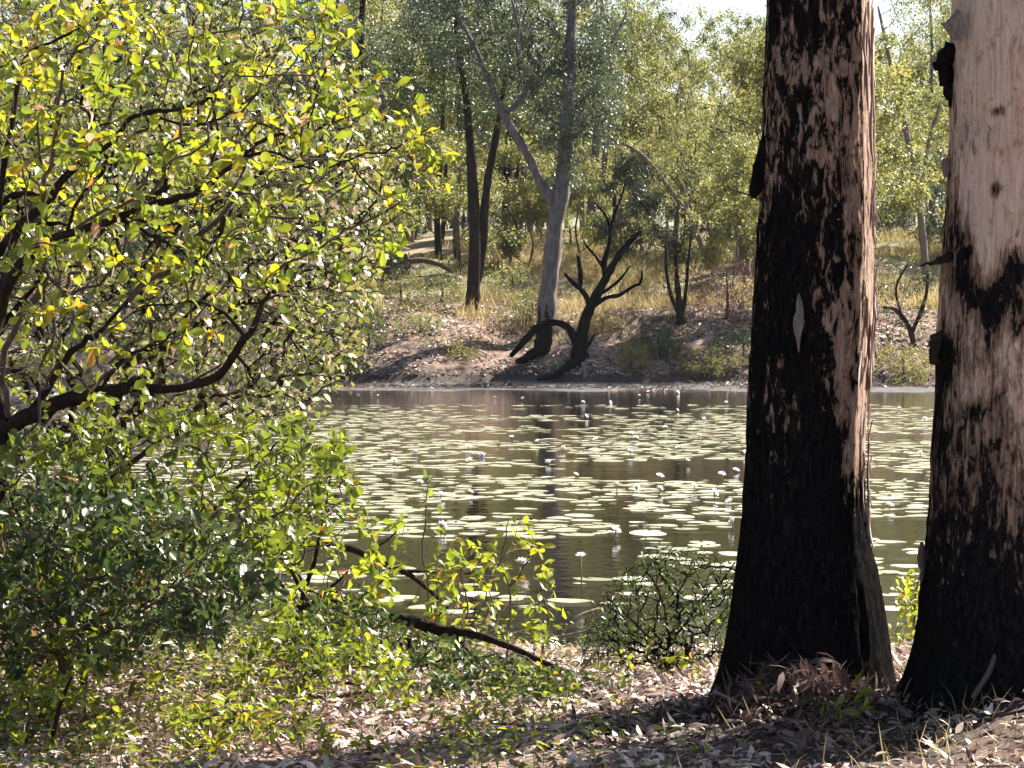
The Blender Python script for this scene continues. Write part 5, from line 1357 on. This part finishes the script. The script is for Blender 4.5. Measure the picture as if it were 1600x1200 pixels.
def woodland():
    rng = np.random.default_rng(77)
    kinds = [
        ('woodland_tree', 'tall open-crowned gum with grey trunk in the wood beyond the bank', proto_tree(1, 13, 3.2, 5, 'gum_leaf', 'brown_bark', 110, 100, (.12, .2), (0, 1), .2)),
        ('woodland_tree', 'olive-leaved tree with pale trunk in the wood beyond the bank', proto_tree(2, 11, 3.0, 3.4, 'olive_leaf', 'white_gum', 110, 100, (.12, .2), (0.1, 1), .17)),
        ('woodland_tree', 'dark-trunked tree with yellowish crown in the wood beyond the bank', proto_tree(3, 9, 2.8, 2.4, 'olive_leaf', 'black_bark', 110, 95, (.12, .19), (.3, 1), .14)),
        ('woodland_sapling', 'young bushy tree with foliage down to the ground in the wood beyond the bank', proto_tree(4, 5, 1.7, .6, 'olive_leaf', 'brown_bark', 77, 85, (.11, .18), (.1, 1), .06)),
        ('woodland_sapling', 'young deep green bushy tree in the wood beyond the bank', proto_tree(5, 4.2, 1.5, .4, 'gum_leaf', 'brown_bark', 77, 80, (.11, .17), (0, .8), .05)),
    ]
    for nm, lab, t in kinds:
        t.name = nm; tag(t, lab, 'tree', 'trees of the wood beyond the bank')
        t.location = (0, 0, -500)
    used = [False] * len(kinds)
    short = ['tall grey-trunked gum', 'olive-leaved pale-trunked tree', 'yellowish dark-trunked tree', 'young olive bushy tree', 'young deep green bushy tree']

    def put(k, x, y, s, where):
        nm, lab, t = kinds[k]
        o = t if not used[k] else copy_tree(t)
        used[k] = True
        o['label'] = short[k] + ' ' + where
        o.location = (x, y, gz(x, y)); o.rotation_euler = (0, 0, rng.uniform(0, 6.283)); o.scale = (s, s, s * rng.uniform(.9, 1.15))

    placed = []
    zones = [(450, 'behind the left shrub'), (715, 'left of the twin-stemmed tree'), (900, 'behind the pale gum'),
             (1185, 'right of the pale gum'), (1365, 'hidden beyond the burnt trunk'), (1470, 'between the two big trunks'), (9999, 'hidden beyond the pale pinkish trunk')]
    rows = [('at the wood edge', 98, 112, 26, (3, 4, 3), 2.2), ('inside the wood', 108, 130, 46, (1, 2, 3, 4, 3), 2.3), ('deep in the wood', 125, 160, 80, (1, 2, 3, 4, 3), 2.3),
            ('far back', 155, 215, 90, (0, 1, 2, 3, 3), 2.9), ('in the last trees', 210, 310, 80, (0, 1, 2), 4.2)]
    for px, Y, k, sc in ((1240, 91.5, 3, 1.0), (1215, 90.5, 2, 1.05), (1275, 90, 1, 1.0), (1330, 92, 2, 1.15), (1150, 124, 2, 1.0), (1075, 120, 1, .95), (1010, 126, 0, .85), (560, 95, 3, 1.0), (480, 93, 3, 1.1), (420, 92, 4, 1.2), (300, 93, 3, 1.2), (200, 92, 4, 1.2), (60, 92, 3, 1.2), (520, 104, 0, 1.15), (330, 110, 1, 1.3), (150, 104, 0, 1.2), (30, 112, 1, 1.3), (640, 128, 0, 1.2)):
        x = (px - 800) / F * Y
        put(k, x, Y, sc, 'near the far waterline ' + [z for lim, z in zones if px < lim][0] if Y < 100 else 'standing tall at the wood edge ' + [z for lim, z in zones if px < lim][0]); placed.append((x, Y))
    for (rowname, y0, y1, n, ks, mind) in rows:
        c = 0; tries = 0
        while c < n and tries < 3000:
            tries += 1
            y = rng.uniform(y0, y1); half = .215 * y + 3; x = rng.uniform(-half, half)
            px = 800 + F * x / y
            if y < 118 and 610 < px < 710: continue          # the open path
            if y < 106 and 880 < px < 1070: continue         # the grassy clearing
            if (1225 < px < 1330 or px > 1560) and rng.uniform() < .6: continue
            if any(math.hypot(x - a, y - b) < mind for a, b in placed): continue
            s = rng.uniform(.8, 1.15)
            k = ks[int(rng.integers(0, len(ks)))]
            if 1050 < px < 1200 and k < 3: s *= .85          # the gap of sky stays open here
            if 1350 < px < 1412 and k < 3: continue
            put(k, x, y, s, rowname + ' ' + [z for lim, z in zones if px < lim][0]); placed.append((x, y)); c += 1


woodland()


def grasses():
    def blades(name, lab, m, n, fn, L, w, lean=.35, tint=(0, 1)):
        x, y = fn(n); k = len(x)
        P = np.stack([x, y, height(x, y) - .01], 1)
        D = np.stack([R.normal(0, lean, k), R.normal(0, lean, k), np.ones(k)], 1)
        a = Acc(); leaves(a, P, D, rand_dirs(k), R.uniform(L[0], L[1], k), R.uniform(w[0], w[1], k), R.uniform(tint[0], tint[1], k), LANCE, R.normal(0, .35, k))
        obj(name, a.mesh(name, M[m], False), kind='stuff')['label'] = lab

    def far(th, seed, y0=90, y1=125, sc=.3, pref=None):
        def fn(n):
            x = R.uniform(-19, 22, n); y = R.uniform(y0, y1, n)
            v = fbm(np.stack([x * sc, y * sc, x * 0], -1), 3, seed)
            px = 800 + F * x / y
            if pref is not None: v = v + pref(px, y)
            k = (v > th) & (y - far_edge(x) > 9.5); return x[k], y[k]
        return fn
    clear = lambda px, y: .25 * np.exp(-((px - 985) / 75) ** 2) * (y < 108) - .3 * np.exp(-((px - 660) / 60) ** 2)
    blades('dry_grass', 'tall straw-coloured grass on the far slope', 'dry_grass', 80000, far(.5, 201, pref=clear), (.3, .75), (.012, .03))
    blades('bank_weeds', 'mixed green weeds on the far bank', 'green_grass', 34000, far(.56, 203, 86, 110, .4), (.12, .42), (.02, .045), .6)
    def near(n):
        x = R.uniform(-3.4, 3, n); y = R.uniform(8.6, 16.2, n); v = fbm(np.stack([x * 1.3, y * 1.3, x * 0], -1), 3, 205)
        k = (v > .56) & (near_edge(x) - y > .05); return x[k], y[k]
    blades('near_grass', 'sparse thin grass on the near bank', 'dry_grass', 6000, near, (.05, .2), (.003, .006), .6)


grasses()


# ------------------------------------------------------------------ air
def haze():
    a = Acc()
    x, y0, y1, z0, z1 = 300.0, -27.0, 522.0, -3.6, 36.0
    V = [[-x, y0, z0], [x, y0, z0], [x, y1, z0], [-x, y1, z0], [-x, y0, z1], [x, y0, z1], [x, y1, z1], [-x, y1, z1]]
    a.add(V, None, [[0, 3, 2, 1], [4, 5, 6, 7], [0, 1, 5, 4], [1, 2, 6, 5], [2, 3, 7, 6], [3, 0, 4, 7]])
    m = bpy.data.materials.new('haze'); m.use_nodes = True; nt = m.node_tree
    nt.nodes.remove(nt.nodes['Principled BSDF'])
    v = nt.nodes.new('ShaderNodeVolumePrincipled')
    v.inputs['Color'].default_value = (.9, .93, 1, 1); v.inputs['Density'].default_value = .00006; v.inputs['Anisotropy'].default_value = .3
    nt.links.new(v.outputs[0], nt.nodes['Material Output'].inputs['Volume'])
    obj('haze', a.mesh('haze', m, False), kind='stuff')


haze()
